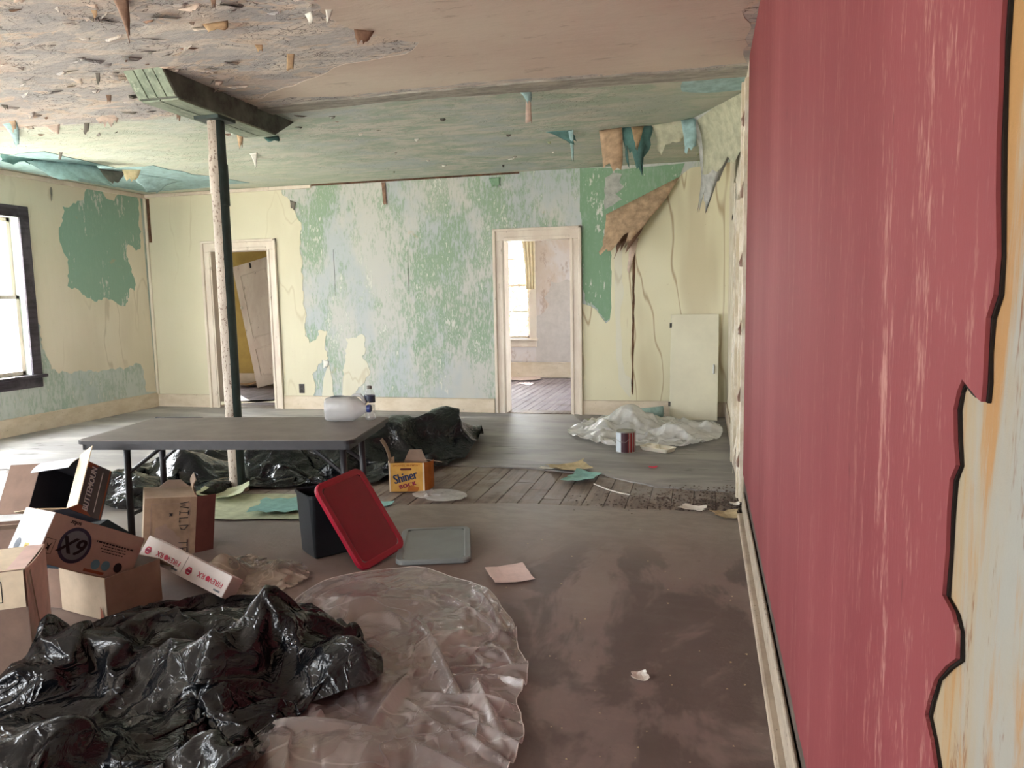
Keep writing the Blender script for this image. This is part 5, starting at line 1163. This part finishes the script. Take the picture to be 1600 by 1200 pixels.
# outlet
oc = BK(472, 607); ot = thing('wall_outlet', 'dark power outlet on the back wall right of the left doorway', 'outlet', (oc[0], D, oc[2]))
make('plate', MB().box(oc[0]-.036, oc[0]+.036, D-.012, D-.003, oc[2]-.058, oc[2]+.058), 'outlet_dark', ot, bevel=.003)
for dz in (-.025, .025): make('socket', MB().lathe([(0, .004), (.015, .004), (.016, 0)], 14, Matrix.Translation((oc[0], D-.012, oc[2]+dz)) @ Matrix.Rotation(R(90), 4, 'X')), 'hardware', ot)

# ------------------------------------------------------------------ rooms behind
b0 = Vector(FL(403, 606))+Vector((0, -.02, .0)); 
dx = Vector((.973, 0, .23)); dyv = Vector((-.23, .10, .97)).normalized(); DM = frameM(b0, dx, dyv)
ld_ = thing('leaning_door', 'pale panelled door leaning askew in the room behind the left doorway', 'door', tuple(b0))
DWd, DHt = .68, 1.98
make('slab', MB().box(0, DWd, 0, DHt, -.035, 0, DM), 'trim_paint', ld_, bevel=.004)
for z0, z1 in ((.16, .62), (.78, 1.82)):
    for x0, x1 in ((.10, DWd-.10),):
        mb = MB(); mb.box(x0, x1, z0, z0+.02, 0, .01, DM); mb.box(x0, x1, z1-.02, z1, 0, .01, DM); mb.box(x0, x0+.02, z0, z1, 0, .01, DM); mb.box(x1-.02, x1, z0, z1, 0, .01, DM)
        make('panel_moulding', mb, 'trim_paint', ld_, bevel=.003)
make('latch', MB().box(DWd*.46, DWd*.5, DHt-.10, DHt-.02, 0, .01, DM), 'hardware', ld_)
make('door_knob', MB().lathe([(0, .05), (.022, .045), (.026, .034), (.018, .022), (.008, .018), (.008, 0)], 16, DM @ Matrix.Translation((.04, 1.3, 0))), 'foam_white', ld_, smooth=True)
scrap('crumpled_paper', (388, 604), .14, 'paper_ochre', 'crumpled tan paper on the floor below the leaning door', 'paper', 22, .3, .8, 1.3, amp=.4)
scrap('fallen_paper', (805, 592), .3, 'paper_rose', 'pale paper on the far floor under the window behind the right doorway', 'paper', 23, .1, .08, 1.5, amp=.3)
# curtain at the far window
cx_ = RWX1; A = []
for i in range(25):
    u = i/24; row = []
    for j in range(12):
        v = j/11; row.append((cx_+.12-u*.16-.10*u*(1-v)**2, FARR-.06-.02*math.sin(u*22)-.01*v, 2.5-v*1.02))
    A.append(row)
tag(make('curtain', MB().grid(A), 'curtain', loc=(cx_, FARR-.06, 1.5), smooth=True, solid=.002), 'short cream curtain at the far window behind the right doorway', 'curtain')
tag(make('roller_shade', MB().box(cx_-.98, cx_+.02, FARR-.05, FARR-.045, 2.30, 2.52), 'curtain', loc=(cx_-.5, FARR, 2.3), bevel=.002), 'cream shade at the top of the far window', 'shade')
rnd = random.Random(31)
sheet('peeling_edge', 'B', FARR, [tuple(BK(*q, FARR)[[0, 2]]) for q in ((861, 440), (873, 442), (886, 436), (892, 440), (892, 590), (838, 590), (838, 495), (850, 488), (858, 475), (850, 465), (858, 455))], 'far_plain', bpy.data.objects['wall_far_right_room'], off=-.0, thick=.006, amp=.012, step=.05, seed=3)
# a tree outside the far window
tq = BK(812, 505, 19.0)
tr_ = thing('garden_tree', 'leafy tree outside the far window', 'tree', (tq[0], 19.0, -1.0))
make('trunk', MB().tube([(tq[0], 19, -1), (tq[0]+.05, 19, .2), (tq[0]-.1, 19.1, 1.4)], [.14, .1, .06], 8), 'bark', tr_)
mb = MB()
for k in range(900):
    a = rnd.uniform(0, 6.28); r_ = 1.2*rnd.random()**.4; z = rnd.gauss(1.0, .6); c = Vector((tq[0]+r_*math.cos(a), 19+r_*math.sin(a), z)); n_ = Vector((rnd.gauss(0, 1), rnd.gauss(0, 1), rnd.gauss(0, 1))).normalized(); e = n_.orthogonal().normalized(); g = n_.cross(e); s_ = rnd.uniform(.05, .12)
    mb.add([tuple(c+e*s_), tuple(c+g*s_*.5), tuple(c-e*s_), tuple(c-g*s_*.5)], [(0, 1, 2, 3)])
lo = make('foliage', mb, 'leaf', tr_); lo['kind'] = 'stuff'
